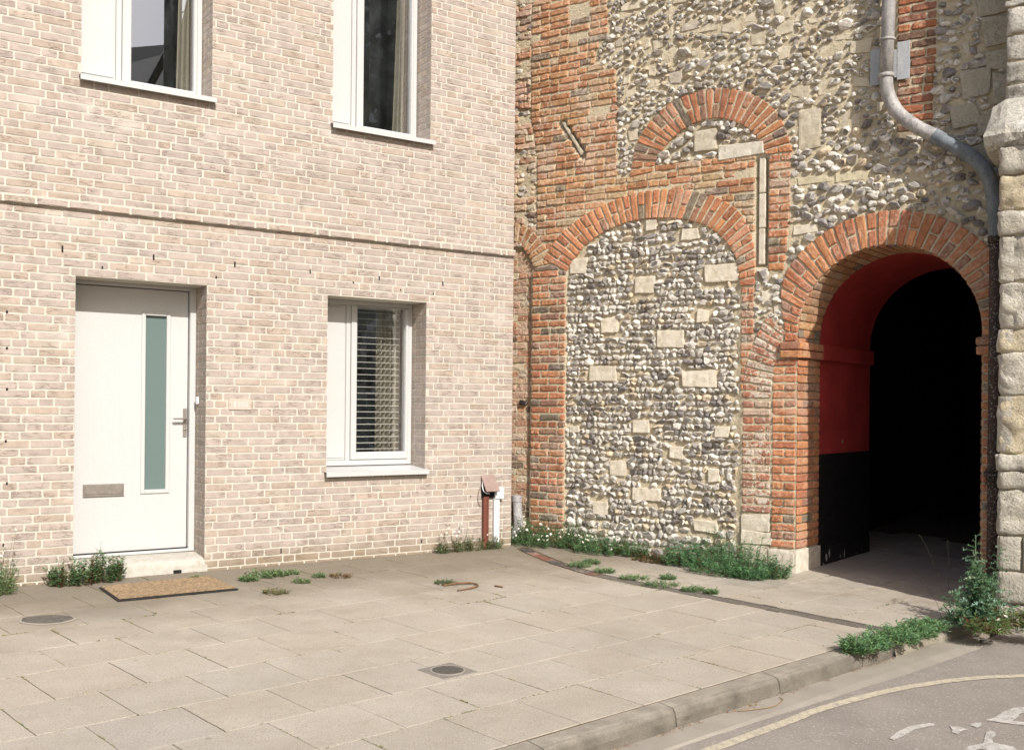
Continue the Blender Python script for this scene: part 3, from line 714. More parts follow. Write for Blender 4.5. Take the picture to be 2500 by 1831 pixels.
# rainwater shoe behind the house corner
mb = MB(); tube(mb, spline([FB(-.03, .42, .06), FB(-.01, .27, .07), FB(.03, .15, .12), FB(.05, .08, .20), FB(.06, .02, .26)], 5), .05, 14, cap=False); tube(mb, [FB(-.03, .46, .06), FB(-.03, .40, .06)], .058, 14, cap=False)
tag(mb.build('drain_shoe', mat_pipe('grey_drain', (.30, .29, .29), (.42, .40, .40), (.12, .12, .12)), loc=FB(0, 0, .1)), 'grey drainpipe shoe low in the corner between house and flint wall', 'drainpipe')

# ---- door mat
md = np.array([(-3.009, 7.67), (-2.718, 7.254), (-2.027, 7.741), (-2.35, 8.18)])
mat_t = thing('door_mat', G(*(md.mean(axis=0))), 'brown ribbed coir door mat with black rubber edge before the white door', 'door mat')
def Fm(s, t, n=0.0):
    p = (md[1]*(1-s)+md[2]*s)*(1-t)+(md[0]*(1-s)+md[3]*s)*t; return G(p[0], p[1], n)
mb = MB(); box(mb, lambda a, b, n=0.: Fm(a, b, n), -.012, 1.012, -.02, 1.02, .004, .012, (1, 1, 1), .003); mb.build('rubber_backing', M['rubber'], mat_t)
mb = MB(); nr = 19; vs = []; fs = []
for j in range(nr*4+1):
    t = j/(nr*4); dz = 0.021+.007*math.sin(t*nr*2*math.pi)
    for i in range(61):
        s = i/60; e = min(s, 1-s, t, 1-t); vs.append(Fm(.004+.992*s, .01+.98*t, (.016 if e <= 0 else dz)+.003*mn.noise(Vector((s*60, t*40, 0)))))
for j in range(nr*4):
    for i in range(60): fs.append((j*61+i, j*61+i+1, (j+1)*61+i+1, (j+1)*61+i))
mb.add(vs, fs, (1, 1, 1)); mb.build('coir_ribs', M['coir'], mat_t)

# ================================================================== OLD FLINT WALL
fw = thing('flint_wall', FB(1.8, 0), 'old patched flint and red brick wall with blocked arches and a dark round-headed passage', 'wall')
_BB = {}
def inpoly(p, u, z):
    b = _BB.get(id(p))
    if b is None: b = _BB[id(p)] = (min(q[0] for q in p), max(q[0] for q in p), min(q[1] for q in p), max(q[1] for q in p), p)
    if not (b[0] <= u <= b[1] and b[2] <= z <= b[3]): return False
    c = False; n = len(p); j = n-1
    for i in range(n):
        if (p[i][1] > z) != (p[j][1] > z) and u < (p[j][0]-p[i][0])*(z-p[i][1])/(p[j][1]-p[i][1])+p[i][0]: c = not c
        j = i
    return c
def resample(pts, n):
    P = [np.array(p, dtype=float) for p in spline(pts, 8)]; L = [0]
    for a, b in zip(P[:-1], P[1:]): L.append(L[-1]+np.linalg.norm(b-a))
    out = []
    for k in range(n+1):
        s = L[-1]*k/n; i = min(max(np.searchsorted(L, s)-1, 0), len(P)-2); t = (s-L[i])/max(L[i+1]-L[i], 1e-9); out.append(P[i]*(1-t)+P[i+1]*t)
    return out, L[-1]
big_in = [(.50, 2.70), (.63, 2.87), (.86, 3.03), (1.15, 3.125), (1.44, 3.145), (1.72, 3.11), (1.97, 3.03), (2.16, 2.88), (2.27, 2.70), (2.31, 2.45)]
big_out = [(.23, 2.84), (.43, 3.08), (.76, 3.27), (1.13, 3.38), (1.46, 3.41), (1.80, 3.37), (2.12, 3.26), (2.33, 3.08), (2.43, 2.82), (2.445, 2.45)]
up_in = [(1.43, 3.58), (1.49, 3.72), (1.66, 3.89), (1.89, 3.99), (2.11, 3.99), (2.33, 3.89), (2.46, 3.76), (2.54, 3.60)]
up_out = [(1.20, 3.55), (1.26, 3.85), (1.43, 4.09), (1.71, 4.24), (2.06, 4.27), (2.41, 4.16), (2.65, 3.94), (2.78, 3.60)]
lf_in = [(-.12, 3.06), (-.03, 3.00), (.07, 2.87), (.15, 2.72)]
lf_out = [(-.12, 3.24), (.06, 3.17), (.25, 2.98), (.42, 2.72)]
f2_in = [(2.60, 1.45), (2.615, 1.62), (2.65, 1.80), (2.70, 1.97), (2.725, 2.05)]
f2_out = [(2.34, 1.45), (2.36, 1.68), (2.42, 1.90), (2.51, 2.10), (2.57, 2.19)]
BIGP = [tuple(p) for p in spline(big_in, 6)]+[(2.31, -.3), (.51, -.3)]
BIGO = [tuple(p) for p in spline(big_out, 6)]+[(2.31, 2.45)]+[tuple(p) for p in spline(big_in, 6)][::-1]
UPP = [tuple(p) for p in spline(up_in, 6)]
UPO = [tuple(p) for p in spline(up_out, 6)]+[(2.54, 3.6)]+[tuple(p) for p in spline(up_in, 6)][::-1]
LFO = [tuple(p) for p in lf_out]+[tuple(p) for p in lf_in][::-1]
F2O = [tuple(p) for p in f2_out]+[tuple(p) for p in f2_in][::-1]
BZ = [(.14, 2.72), (.14, 3.9), (.07, 4.3), (.06, 6.3), (.80, 6.3), (.93, 5.4), (.95, 4.95), (.80, 4.85), (.80, 4.72), (1.03, 4.62), (1.05, 4.35), (1.06, 3.62), (1.10, 3.56), (1.36, 3.60), (2.43, 3.60), (2.43, 2.72)]
CHS = [(.385, 4.19), (.45, 4.23), (.73, 3.84), (.66, 3.79)]
CX, CZ, RI, RO = 3.575, 1.985, .745, 1.03
_RC = {}
def region(u, z):
    k = (int(u*200), int(z*200)); v = _RC.get(k)
    if v is None: v = _RC[k] = region_(u, z)
    return v
def region_(u, z):
    r = math.hypot(u-CX, z-CZ)
    if z > CZ:
        if r < RI: return 'hole'
        kk_ = min(max((math.pi-math.atan2(z-CZ, u-CX))/R(38), 0), 1)
        if r < RI+.105+(RO-RI-.105)*(kk_*kk_*(3-2*kk_)): return 'ring'
    elif CX-RI < u < CX+RI: return 'hole'
    if 2.60 < u <= CX-RI and z < CZ: return 'jamb' if z > .13 else 'plinth'
    if CX+RI <= u and z < CZ: return 'jamb2'
    if inpoly(UPP, u, z): return 'tymp' if z > 3.63 else 'bz'
    if inpoly(UPO, u, z): return 'ring'
    if 2.555 < u < 2.765-.05*max(0, 3.1-z)/.5 and 2.56 < z <= 3.6: return 'ujamb'
    if 2.435 < u <= 2.555 and 2.62 < z <= 3.6: return 'mull'
    if inpoly(BIGP, u, z): return 'panel'
    if inpoly(BIGO, u, z): return 'ring'
    if inpoly(LFO, u, z) or inpoly(F2O, u, z): return 'ring'
    if .095 < u <= .51 and z < 2.71: return 'pier'
    if u <= .095 and z < 2.98: return 'strip'
    if 2.31 < u < 2.445 and 1.45 < z <= 2.5: return 'ringcol'
    if 2.33 < u <= 2.60 and .43 < z <= 1.45: return 'limed'
    if 2.33 < u <= 2.60 and z <= .43: return 'base'
    if u > 3.635 and u < 3.955-.03*(z < 4.1) and z > 3.62: return 'strip3'
    if inpoly(CHS, u, z): return 'chase'
    if inpoly(BZ, u, z): return 'bz'
    return 'rubble'
HT = dict(hole=0, ring=.021, jamb=.022, jamb2=.020, plinth=0, tymp=-.002, ujamb=.018, mull=-.035, panel=-.002, pier=.028, strip=-.010, ringcol=.017, limed=.018, base=0, strip3=.028, bz=.016, rubble=.008, chase=-.035)
# --- mortar core as a fine relief
mb = MB(); du = .028; us = list(np.arange(-.85, 7.5, du)); ZTOP = 6.9; NZ = 250
for xx in (CX-RI, CX+RI): us.append(xx-.0005); us.append(xx+.0005)
us = sorted(us); vs = []; uv = []
for u in us:
    zb = -.4
    if abs(u-CX) < RI: zb = CZ+math.sqrt(max(RI*RI-(u-CX)**2, 0))
    N_ = 250
    for j in range(N_+1):
        z = max(-.4+(ZTOP+.4)*j/N_, zb)
        if u < 4.9 and z < 5.6:
            h = HT[region(u, max(z, zb+.001))] if region(u, z+.001) != 'hole' else .012
            q = mn.noise(Vector((u*9, z*9, .3)))*.012+mn.noise(Vector((u*30, z*30, 5)))*.010
            if region(u, z) in ('mull',): q *= .2
            elif region(u, z) not in ('rubble', 'panel', 'tymp'): q *= .30
        else: h = 0; q = mn.noise(Vector((u*9, z*9, .3)))*.012
        vs.append(FB(u, z, h+q-.004)); uv.append((u, z))
fs = []
for i in range(len(us)-1):
    if us[i+1]-us[i] < .002 : pass
    for j in range(N_): fs.append((i*(N_+1)+j, (i+1)*(N_+1)+j, (i+1)*(N_+1)+j+1, i*(N_+1)+j+1))
mb.add(vs, fs, (.5, .5, .5), uv, smooth=True)
mb.add([FB(-.85, ZTOP, .02), FB(7.5, ZTOP, .02), FB(7.5, ZTOP, -1.), FB(-.85, ZTOP, -1.)], [(0, 1, 2, 3)])
mb.build('mortar_core', M['old_mortar'], fw)

rg = random.Random(21)
def bcol(rg, kind='red'):
    r = rg.random()
    if kind == 'pink':
        c = (.56, .38, .27) if r < .45 else (.50, .27, .17) if r < .75 else (.60, .50, .38) if r < .95 else (.2, .13, .10)
    elif kind == 'limed':
        c = (.45, .195, .12) if r < .6 else (.38, .20, .14) if r < .8 else (.52, .38, .29)
    elif kind == 'orange':
        c = (.54, .24, .12) if r < .6 else (.46, .19, .10) if r < .85 else (.36, .185, .12) if r < .95 else (.27, .21, .15)
    elif kind == 'patch':
        c = (.52, .28, .15) if r < .45 else (.45, .215, .115) if r < .7 else (.50, .34, .21) if r < .92 else (.26, .20, .15)
    elif kind == 'dark':
        c = (.31, .145, .09) if r < .6 else (.40, .155, .08) if r < .8 else (.20, .12, .085)
    else:
        c = (.49, .22, .115) if r < .55 else (.41, .18, .10) if r < .82 else (.31, .18, .125) if r < .93 else (.20, .155, .12)
    k = rg.uniform(.86, 1.16); return (c[0]*k, c[1]*k*rg.uniform(.95, 1.06), c[2]*k)
def ring(mb, pin, pout, kind, pitch=.071, h=.028, noff=0.0, split=True, sd=0):
    mid = [((a[0]+b[0])/2, (a[1]+b[1])/2) for a, b in zip(pin, pout)]
    n = max(3, int(round(resample(mid, 10)[1]/pitch)))
    I, _ = resample(pin, n); O, _ = resample(pout, n)
    for k in range(n):
        a, b, c, d = I[k], I[k+1], O[k+1], O[k]
        g1 = .0075/max(np.linalg.norm(b-a), .01); g2 = .0085/max(np.linalg.norm(c-d), .01)
        a, b = a+(b-a)*g1, b-(b-a)*g1; d, c = d+(c-d)*g2, c-(c-d)*g2
        cuts = [(0.0, 1.0)] if (k % 2 == 0 or not split) else [(0.0, .47), (.52, 1.0)]
        for (s0, s1) in cuts:
            q = [a+(d-a)*s0, b+(c-b)*s0, b+(c-b)*s1, a+(d-a)*s1]
            patch(mb, FB, [q[0], q[3], q[2], q[1]], h+rg.uniform(-.004, .004), -.01, 6, 4, bcol(rg, kind), .13, .0045, .0040, seed=sd+k*.7+s0, rnd=.5, noff=noff, colvar=.28)
def courses(mb, test, u0, u1, z0, z1, kind, pitch=.0715, L=.222, h=.028, noff=0.0, sd=0, F=FB, jz=0.0, drop=0.0, minw=.03):
    j = 0; z = z0
    while z < z1:
        zc = z+pitch/2; u = u0; inside = []
        st = None
        for x in np.arange(u0, u1+.0101, .01):
            ok = x <= u1 and test(x, zc)
            if ok and st is None: st = x
            if not ok and st is not None: inside.append((st, x-.005)); st = None
        if st is not None: inside.append((st, u1))
        for (a, b) in inside:
            cur = a; k = 0
            if j % 2: first = L*.5
            else: first = L
            while cur < b-.012:
                w = (first if k == 0 else (L if rg.random() < .72 else L*.48))*rg.uniform(.93, 1.05); e = min(cur+w, b)
                if b-e < .045: e = b
                if e-cur > minw and rg.random() >= drop:
                    za, zb_ = z+.0072, z+pitch-.0072; dj = rg.uniform(-jz, jz); sl = rg.uniform(-jz, jz)*.5
                    patch(mb, F, [(cur+.004, za+dj), (e-.005, za+dj+sl), (e-.005, zb_+dj+sl), (cur+.004, zb_+dj)], h+rg.uniform(-.005, .004), -.01, 8 if e-cur > .12 else 5, 4, bcol(rg, kind), .15, .0045+jz*.5, .0045, seed=sd+j*1.3+cur, rnd=.5, noff=noff, colvar=.3)
                cur = e+.002; k += 1
        z += pitch; j += 1
mb = MB()
ring(mb, big_in, big_out, 'orange', .072, .030, sd=1)
ring(mb, up_in, up_out, 'red', .067, .028, sd=90)
ring(mb, lf_in, lf_out, 'patch', .068, .026, sd=190)
th0, th1 = R(183), R(-3)
an = [th0+(th1-th0)*i/40 for i in range(41)]
def RO_(a):
    k = min(max((math.pi-a)/R(38), 0), 1); return RI+.105+(RO-RI-.105)*(k*k*(3-2*k))
ring(mb, [(CX+RI*math.cos(a), CZ+RI*math.sin(a)) for a in an], [(CX+RO_(a)*math.cos(a), CZ+RO_(a)*math.sin(a)) for a in an], 'orange', .0845, .030, sd=300)
mb.build('brick_arch', M['old_brick'], fw)
mb = MB(); ring(mb, f2_in, f2_out, 'limed', .066, .026, sd=230)
courses(mb, lambda u, z: region(u, z) == 'limed', 2.33, 2.60, .435, 1.45, 'limed', .0715, .225, .024, sd=7)
mb.build('limewashed_brickwork', M['limed_brick'], fw)
mb = MB(); courses(mb, lambda u, z: region(u, z) == 'strip', -.75, .085, -.2, 2.98, 'pink', .0715, .222, .004, noff=-.012, sd=11, jz=.002)
mb.build('faded_brickwork', M['old_brick'], fw)
mb = MB(); courses(mb, lambda u, z: .10 < u < .51, .10, .508, -.14, 2.72, 'red', .0717, .215, .034, sd=17)
mb.build('brick_pier', M['old_brick'], fw)
mb = MB()
courses(mb, lambda u, z: region(u, z) == 'bz', .06, 2.44, 2.73, 6.2, 'patch', .0705, .225, .024, sd=23, jz=.006, drop=.03)
courses(mb, lambda u, z: region(u, z) == 'ujamb', 2.56, 2.76, 2.57, 3.6, 'orange', .0735, .21, .026, sd=29, jz=.003)
courses(mb, lambda u, z: region(u, z) == 'ringcol', 2.315, 2.44, 1.45, 2.48, 'red', .0715, .125, .024, sd=31, jz=.003)
courses(mb, lambda u, z: region(u, z) == 'rubble', -.5, .135, 2.99, 6.2, 'pink', .0705, .21, .022, sd=51, jz=.012, drop=.30)
patch(mb, FB, [(-.04, 1.38), (.045, 1.38), (.045, 1.43), (-.04, 1.43)], .018, -.02, 4, 3, (.03, .028, .028), .15, .004, .004, seed=2, rnd=.5)
mb.build('patch_brickwork', M['faded_brick'], fw)
mb = MB(); courses(mb, lambda u, z: 3.64 < u < (3.95 if z > 4.1 else 3.935) , 3.64, 3.95, 3.64, 6.3, 'dark', .0745, .22, .036, sd=37, jz=.003)
mb.build('dark_brick_strip', M['old_brick'], fw)
mb = MB()
courses(mb, lambda u, z: 2.605 < u < CX-RI, 2.605, CX-RI-.001, .145, 1.80, 'orange', .0722, .215, .030, sd=41, jz=.002)
courses(mb, lambda u, z: u > CX+RI, CX+RI+.002, 4.62, -.15, 1.80, 'orange', .0722, .20, .028, sd=43)
for (u0_, u1_, s_) in [(2.69, 2.862, 1), (CX+RI-.03, 4.6, 2)]:      # projecting impost courses
    for q in range(2):
        za = 1.806+q*.072; patch(mb, FB, [(u0_, za), (u1_, za), (u1_, za+.066), (u0_, za+.066)], .058, -.01, 5, 3, bcol(rg, 'dark' if q else 'orange'), .12, .003, .003, seed=q+s_, rnd=.3, colvar=.3)
mb.build('brick_jamb', M['old_brick'], fw)
SK = .10
Frev = lambda a, z, n=0.0: FB(CX-RI+SK*a+n, z, -a)
Frevr = lambda a, z, n=0.0: FB(CX+RI+SK*a-n, z, -a)
mb = MB()
for F_ in (Frev, Frevr):
    z = .145; j = 0
    while z < 1.80:
        cuts = [0, .11, .335, .47] if j % 2 else [0, .225, .36, .47]
        for a, b in zip(cuts[:-1], cuts[1:]): patch(mb, F_, [(a+.004, z+.006), (b-.004, z+.006), (b-.004, z+.066), (a+.004, z+.066)], .012, -.01, 4, 3, bcol(rg, 'orange'), .12, .003, .002, seed=j+a, rnd=.4, colvar=.2)
        z += .0722; j += 1
    for q in range(2):
        for a, b in ((-.03, .2), (.2, .47)): patch(mb, F_, [(a, 1.806+q*.072), (b-.008, 1.806+q*.072), (b-.008, 1.872+q*.072), (a, 1.872+q*.072)], .045, -.01, 4, 3, bcol(rg, 'orange'), .12, .003, .003, seed=q+a, rnd=.35, colvar=.2)
Fsof = lambda a, d, n=0.0: FB(CX+(RI-n)*math.cos(math.pi-a/RI)+SK*d, CZ+(RI-n)*math.sin(math.pi-a/RI), -d)
na = int(math.pi*RI/.072); 
for k in range(-1, na+1):
    a0 = math.pi*RI*k/na; a1 = math.pi*RI*(k+1)/na
    cuts = [0, .225, .47] if k % 2 else [0, .11, .335, .47]
    for d0, d1 in zip(cuts[:-1], cuts[1:]): patch(mb, Fsof, [(a0+.005, d0+.004), (a1-.005, d0+.004), (a1-.005, d1-.004), (a0+.005, d1-.004)], .012, -.01, 3, 3, bcol(rg, 'patch'), .14, .003, .002, seed=k+d0, rnd=.4, colvar=.25)
mb.build('brick_reveal', M['old_brick'], fw)
mb = MB()
def Fpas(a, d, n=0.0):   # a runs up the left side, over the arch and down the right side
    H_ = CZ+.4; T = math.pi*RI
    if a < H_: return FB(CX-RI+n+SK*d, a-.4, -d)
    if a < H_+T:
        t = math.pi-(a-H_)/RI; return FB(CX+(RI-n)*math.cos(t)+SK*d, CZ+(RI-n)*math.sin(t), -d)
    return FB(CX+RI-n+SK*d, CZ-(a-H_-T), -d)
def pas_sheet(mb, a0, a1, d0, d1, n, na=40, nd=2):
    vs = [Fpas(a0+(a1-a0)*i/na, d0+(d1-d0)*j/nd, n) for j in range(nd+1) for i in range(na+1)]
    mb.add(vs, [(j*(na+1)+i, j*(na+1)+i+1, (j+1)*(na+1)+i+1, (j+1)*(na+1)+i) for j in range(nd) for i in range(na)], (1, 1, 1), smooth=True)
pas_sheet(mb, 0, 2*(CZ+.4)+math.pi*RI, -.0, .475, -.004, 80, 2); mb.build('reveal_mortar', M['old_mortar'], fw)
mb = MB(); HB = .955+.4; TT = 2*(CZ+.4)+math.pi*RI
pas_sheet(mb, HB, TT-HB, .47, 1.72, .004, 70, 6); mb.build('red_vault', M['red_paint'], fw)
mb = MB()
for F_ in (Frev, Frevr):
    for q in [(.47, 1.725)]: box(mb, lambda a, z, n=0.: F_(a, z, n), q[0], q[1], 1.806, 1.945, .0, .042, (1, 1, 1), .004)
mb.build('red_impost_band', M['red_paint'], fw)
mb = MB(); pas_sheet(mb, 0, HB, .47, 1.72, .006, 10, 2); pas_sheet(mb, TT-HB, TT, .47, 1.72, .006, 10, 2)
box(mb, Frev, .47, 1.715, -.3, .115, .006, .022, (1, 1, 1), .006); mb.build('black_dado', M['dark_paint'], fw)
mb = MB(); rgp = random.Random(4)
for (a, z, w, h_) in [(.62, .03, .05, .08), (.69, .05, .035, .10), (.66, .10, .015, .02), (.95, .02, .022, .05), (1.05, .02, .035, .08), (1.35, .02, .03, .025), (1.5, .05, .04, .015), (.60, .30, .006, .012), (.80, .40, .006, .014), (.80, .46, .006, .01), (.9, .62, .004, .01), (.56, -.02, .03, .05)]:
    pts = [(a+w*.5*math.cos(t)*rgp.uniform(.6, 1.1), z-.06+h_*.5+h_*.5*math.sin(t)*rgp.uniform(.6, 1.1)) for t in np.linspace(0, 5.7, 9)]
    nn_ = .0235 if z < .12 else .0075
    mb.add([Frev(p[0], p[1], nn_) for p in pts], [tuple(range(9))], (.5, .5, .5))
ps = mb.build('peeled_paint', mat_simple_rough('bare_plaster', (.42, .40, .38), .2, 40), fw); ps['kind'] = 'stuff'
mb = MB(); pts = [(1.02+.010*math.cos(t)*1.5, 1.06+.016*math.sin(t)) for t in np.linspace(0, 5.7, 9)]; mb.add([Frev(p[0], p[1], .0062) for p in pts], [tuple(range(9))]); mb.build('paint_chip', bpy.data.materials['bare_plaster'], fw)
# dark hall beyond the passage
mb = MB(); 
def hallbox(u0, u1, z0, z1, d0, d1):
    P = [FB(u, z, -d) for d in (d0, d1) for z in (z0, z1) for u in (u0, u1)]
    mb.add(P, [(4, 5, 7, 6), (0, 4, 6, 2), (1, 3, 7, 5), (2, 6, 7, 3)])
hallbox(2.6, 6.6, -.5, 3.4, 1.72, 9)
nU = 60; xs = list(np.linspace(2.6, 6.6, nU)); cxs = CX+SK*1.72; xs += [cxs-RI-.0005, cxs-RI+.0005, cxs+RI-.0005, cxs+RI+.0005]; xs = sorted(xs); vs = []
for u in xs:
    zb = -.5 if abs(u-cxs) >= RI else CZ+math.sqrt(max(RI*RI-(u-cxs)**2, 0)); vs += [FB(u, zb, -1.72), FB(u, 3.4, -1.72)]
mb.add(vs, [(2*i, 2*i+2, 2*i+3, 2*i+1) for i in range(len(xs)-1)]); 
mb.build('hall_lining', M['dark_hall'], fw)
mb = MB()      # wall back, plus unseen sheets added over and beside the passage to block daylight
mb.add([FB(-.85, -.4, -.5), FB(2.5, -.4, -.5), FB(2.5, 6.9, -.5), FB(-.85, 6.9, -.5)], [(0, 1, 2, 3)])
mb.add([FB(2.3, 3.42, 0.0), FB(7.4, 3.42, 0.0), FB(7.4, 3.42, -9), FB(2.3, 3.42, -9)], [(0, 1, 2, 3)])
mb.add([FB(2.4, -.4, -.02), FB(2.4, 3.4, -.02), FB(2.4, 3.4, -9), FB(2.4, -.4, -9)], [(0, 1, 2, 3)])
mb.build('wall_back_light_block', M['dark_wall'], fw)

# --- plinth and stone blocks
mb = MB()
patch(mb, FB, [(2.60, -.30), (2.85, -.30), (2.85, .135), (2.60, .135)], .052, -.02, 8, 6, (.62, .57, .49), .06, .003, .003, seed=3, rnd=.25)
patch(mb, FB, [(2.35, -.30), (2.595, -.30), (2.595, .15), (2.35, .15)], .040, -.02, 6, 6, (.60, .55, .46), .06, .003, .003, seed=4, rnd=.25)
patch(mb, Frev, [(-.05, -.30), (.48, -.30), (.48, .135), (-.05, .135)], .028, -.03, 8, 6, (.62, .57, .49), .06, .003, .003, seed=5, rnd=.2)
mb.build('stone_plinth', M['block_stone'], fw)
mb = MB(); BL = []
def block(u0, u1, z0, z1, h=.022, col=None, j=.010, sd=0.0, skew=None):
    c = col or (.66, .60, .50); k = rg.uniform(.92, 1.08); c = tuple(q*k for q in c)
    q = [(u0, z0), (u1, z0), (u1, z1), (u0, z1)]
    if skew: q = skew
    q = [(a+rg.uniform(-j, j), b+rg.uniform(-j, j)) for a, b in q]
    nx = max(4, int((u1-u0)/.03)); patch(mb, FB, q, h, -.03, nx, max(3, int((z1-z0)/.03)), c, .05, .005, .004, seed=u0*7+z0*3+sd, rnd=.22, colvar=.1, fq=22, smooth=False); BL.append((u0-.012, u1+.012, z0-.012, z1+.012))
for (a, b) in [((.55, 2.82), (.73, 2.68)), ((1.25, 2.6), (1.46, 2.45)), ((1.96, 2.67), (2.29, 2.51)), ((1.73, 3.02), (1.9, 2.91)), ((1.36, 3.14), (1.47, 3.03)), ((.9, 2.23), (1.07, 2.08)), ((1.89, 2.26), (2.01, 2.15)), ((1.5, 2.08), (1.76, 1.93)), ((.78, 1.76), (1.06, 1.62)), ((1.75, 1.71), (2.08, 1.56)), ((1.25, 1.24), (1.42, 1.12)), ((1.63, 1.0), (1.76, .89)), ((1.01, .85), (1.18, .71)), ((2.01, .82), (2.12, .69)), ((2.08, 1.19), (2.21, 1.1)), ((1.25, .6), (1.54, .49)), ((.82, .45), (.98, .33)), ((1.88, .33), (2.11, .23)), ((.55, 1.17), (.66, 1.11))]:
    block(a[0], b[0], b[1], a[1], .016)
block(2.335, 2.60, .28, .425, .02); block(2.335, 2.63, .16, .27, .025)
block(2.10, 2.52, 3.615, 3.735, .030, (.62, .58, .50)); block(1.85, 2.07, 3.72, 3.90, .02, (.55, .50, .40))
block(2.83, 3.02, 3.62, 3.96, .016, (.56, .50, .39)); block(2.78, 3.0, 2.88, 2.95, .016); block(2.82, 3.1, 3.30, 3.375, .012, (.56, .50, .36)); block(3.14, 3.42, 3.30, 3.375, .012, (.56, .50, .36))
mb_keep = mb; mb = MB()
for (a, b, c, d) in [(4.24, 4.64, 4.50, 4.70), (4.30, 4.50, 4.24, 4.47), (4.34, 4.52, 4.06, 4.20), (4.14, 4.34, 3.86, 4.06), (4.36, 4.52, 3.80, 4.0), (4.08, 4.28, 3.62, 3.80), (4.30, 4.50, 3.50, 3.72), (4.20, 4.46, 3.30, 3.46), (4.3, 4.7, 4.74, 5.0)]: block(a, b, c, d, .034, (.46, .42, .34), .035)
mb.build('ashlar_quoins', M['stained_stone'], fw)['kind'] = 'stuff'; mb = mb_keep
block(2.62, 2.80, 2.18, 2.28, .012); block(2.50, 2.60, 2.28, 2.4, .01)
rb = random.Random(77); cnt = 0
for it in range(9000):
    w = rb.uniform(.05, .22)*rb.uniform(.7, 1); h_ = rb.uniform(.04, .13); u = rb.uniform(1.0, 4.2); z = rb.uniform(3.62, 6.2)
    if any(region(u+w*a, z+h_*b) != 'rubble' for a in (-.1, .5, 1.1) for b in (-.15, .5, 1.15)): continue
    if any(u < x[1] and u+w > x[0] and z < x[3] and z+h_ > x[2] for x in BL): continue
    if z < 3.7 and u > 2.8: continue
    block(u, u+w, z, z+h_, rb.uniform(.006, .016), (.56, .50, .39) if rb.random() < .7 else (.50, .45, .38), .02, it); cnt += 1
    if cnt > 105: break
mb.build('stone_block', M['block_stone'], fw)
bpy.data.objects['stone_block'].name = 'stone_blocks'; bpy.data.objects['stone_blocks']['kind'] = 'stuff'
mb = MB()
for (z0, z1, w) in [(2.64, 2.96, .030), (2.965, 3.27, .032), (3.275, 3.59, .030)]:
    box(mb, FB, 2.47, 2.47+2*w, z0, z1, -.05, .008, (.60, .55, .46), .008)
mb.build('stone_mullion', M['block_stone'], fw)
mb = MB()      # slot and cut chase in the upper left brickwork
q = [(.43, 4.19), (.455, 4.20), (.68, 3.86), (.65, 3.84)]
patch(mb, FB, q, .008, -.04, 3, 6, (.50, .45, .36), .1, .004, .004, seed=9); mb.build('cut_chase', M['block_stone'], fw)

# --- flints
bm = bmesh.new(); bmesh.ops.create_icosphere(bm, subdivisions=3, radius=1); ICO = np.array([v.co[:] for v in bm.verts]); ICF = [tuple(v.index for v in f.verts) for f in bm.faces]; bm.free()
nr_ = np.random.RandomState(5)
def flint(mb, F, u, z, a, b, c, n0, dark_p=.5, rot=None, warm=.1):
    V = ICO.copy(); ph = nr_.uniform(0, 6.28, 6); k = nr_.uniform(1.5, 4.2, (4, 3))*nr_.choice([-1, 1], (4, 3))
    d = 1+.16*np.sin(V@k[0]+ph[0])*np.sin(V@k[1]+ph[1])+.10*np.sin(V@k[2]*2+ph[2])+.07*np.sin(V@k[3]*3.4+ph[3])
    V *= d[:, None]
    base = nr_.uniform(.40, .72); hue = nr_.rand()
    cor = np.array([base*1.0, base*.93, base*.82]) if hue > warm else np.array([base*.98, base*.80, base*.56])
    if nr_.rand() < .14: cor = np.array([.20, .18, .17])*nr_.uniform(.7, 1.5)
    C = np.tile(cor, (len(V), 1)); C *= (1+.16*np.sin(V@k[1]*2.1+ph[4]))[:, None]
    for q in range(nr_.randint(5, 10)):
        nv = nr_.normal(size=3); nv[2] = abs(nv[2])*.7; nv /= np.linalg.norm(nv); dd = nr_.uniform(.52, .88)
        e = V@nv-dd; m_ = e > 0; V[m_] -= np.outer(e[m_], nv)*.92
    if nr_.rand() < dark_p:
        for q in range(nr_.randint(1, 3)):
            nv = nr_.normal(size=3)*np.array([.42, .42, .3])+np.array([0, 0, 1.]); nv /= np.linalg.norm(nv); dd = nr_.uniform(.42, .72)
            e = V@nv-dd; m_ = e > 0; V[m_] -= np.outer(e[m_], nv)*.97
            rim = (e > 0) & (e < .06); core = e >= .06
            dk = np.array([.15, .135, .118])*nr_.uniform(.5, 2.2) if nr_.rand() < .8 else np.array([.20, .155, .115])*nr_.uniform(.6, 1.3)
            t = (.5+.5*np.sin(V@k[2]*2.3+ph[5]))[:, None]
            C[core] = (dk*(1-t*.55)+cor*.62*t*.55)[core]; C[rim] = np.minimum(cor*1.15, .82)
    r = rot if rot is not None else nr_.uniform(-.5, .5); cr, sr = math.cos(r), math.sin(r)
    X = V[:, 0]*a; Y = V[:, 1]*b; U_ = u+X*cr-Y*sr; Z_ = z+X*sr+Y*cr; N_2 = n0+V[:, 2]*c
    if F is FB: P = BO[None]+np.outer(U_, BD)+np.outer(N_2, BN)+np.outer(Z_, UP)
    else: P = np.array([F(x, y, w) for x, y, w in zip(U_, Z_, N_2)])
    keep = N_2 > -.012 if n0 > -.02 else np.ones(len(V), bool)
    mb.add(P, ICF, C, np.stack([U_, Z_], 1), smooth=False)
def blocked(u, z, m_=.0): return any(x[0]-m_ < u < x[1]+m_ and x[2]-m_ < z < x[3]+m_ for x in BL)
mb = MB(); z = -.10; rf = random.Random(9)
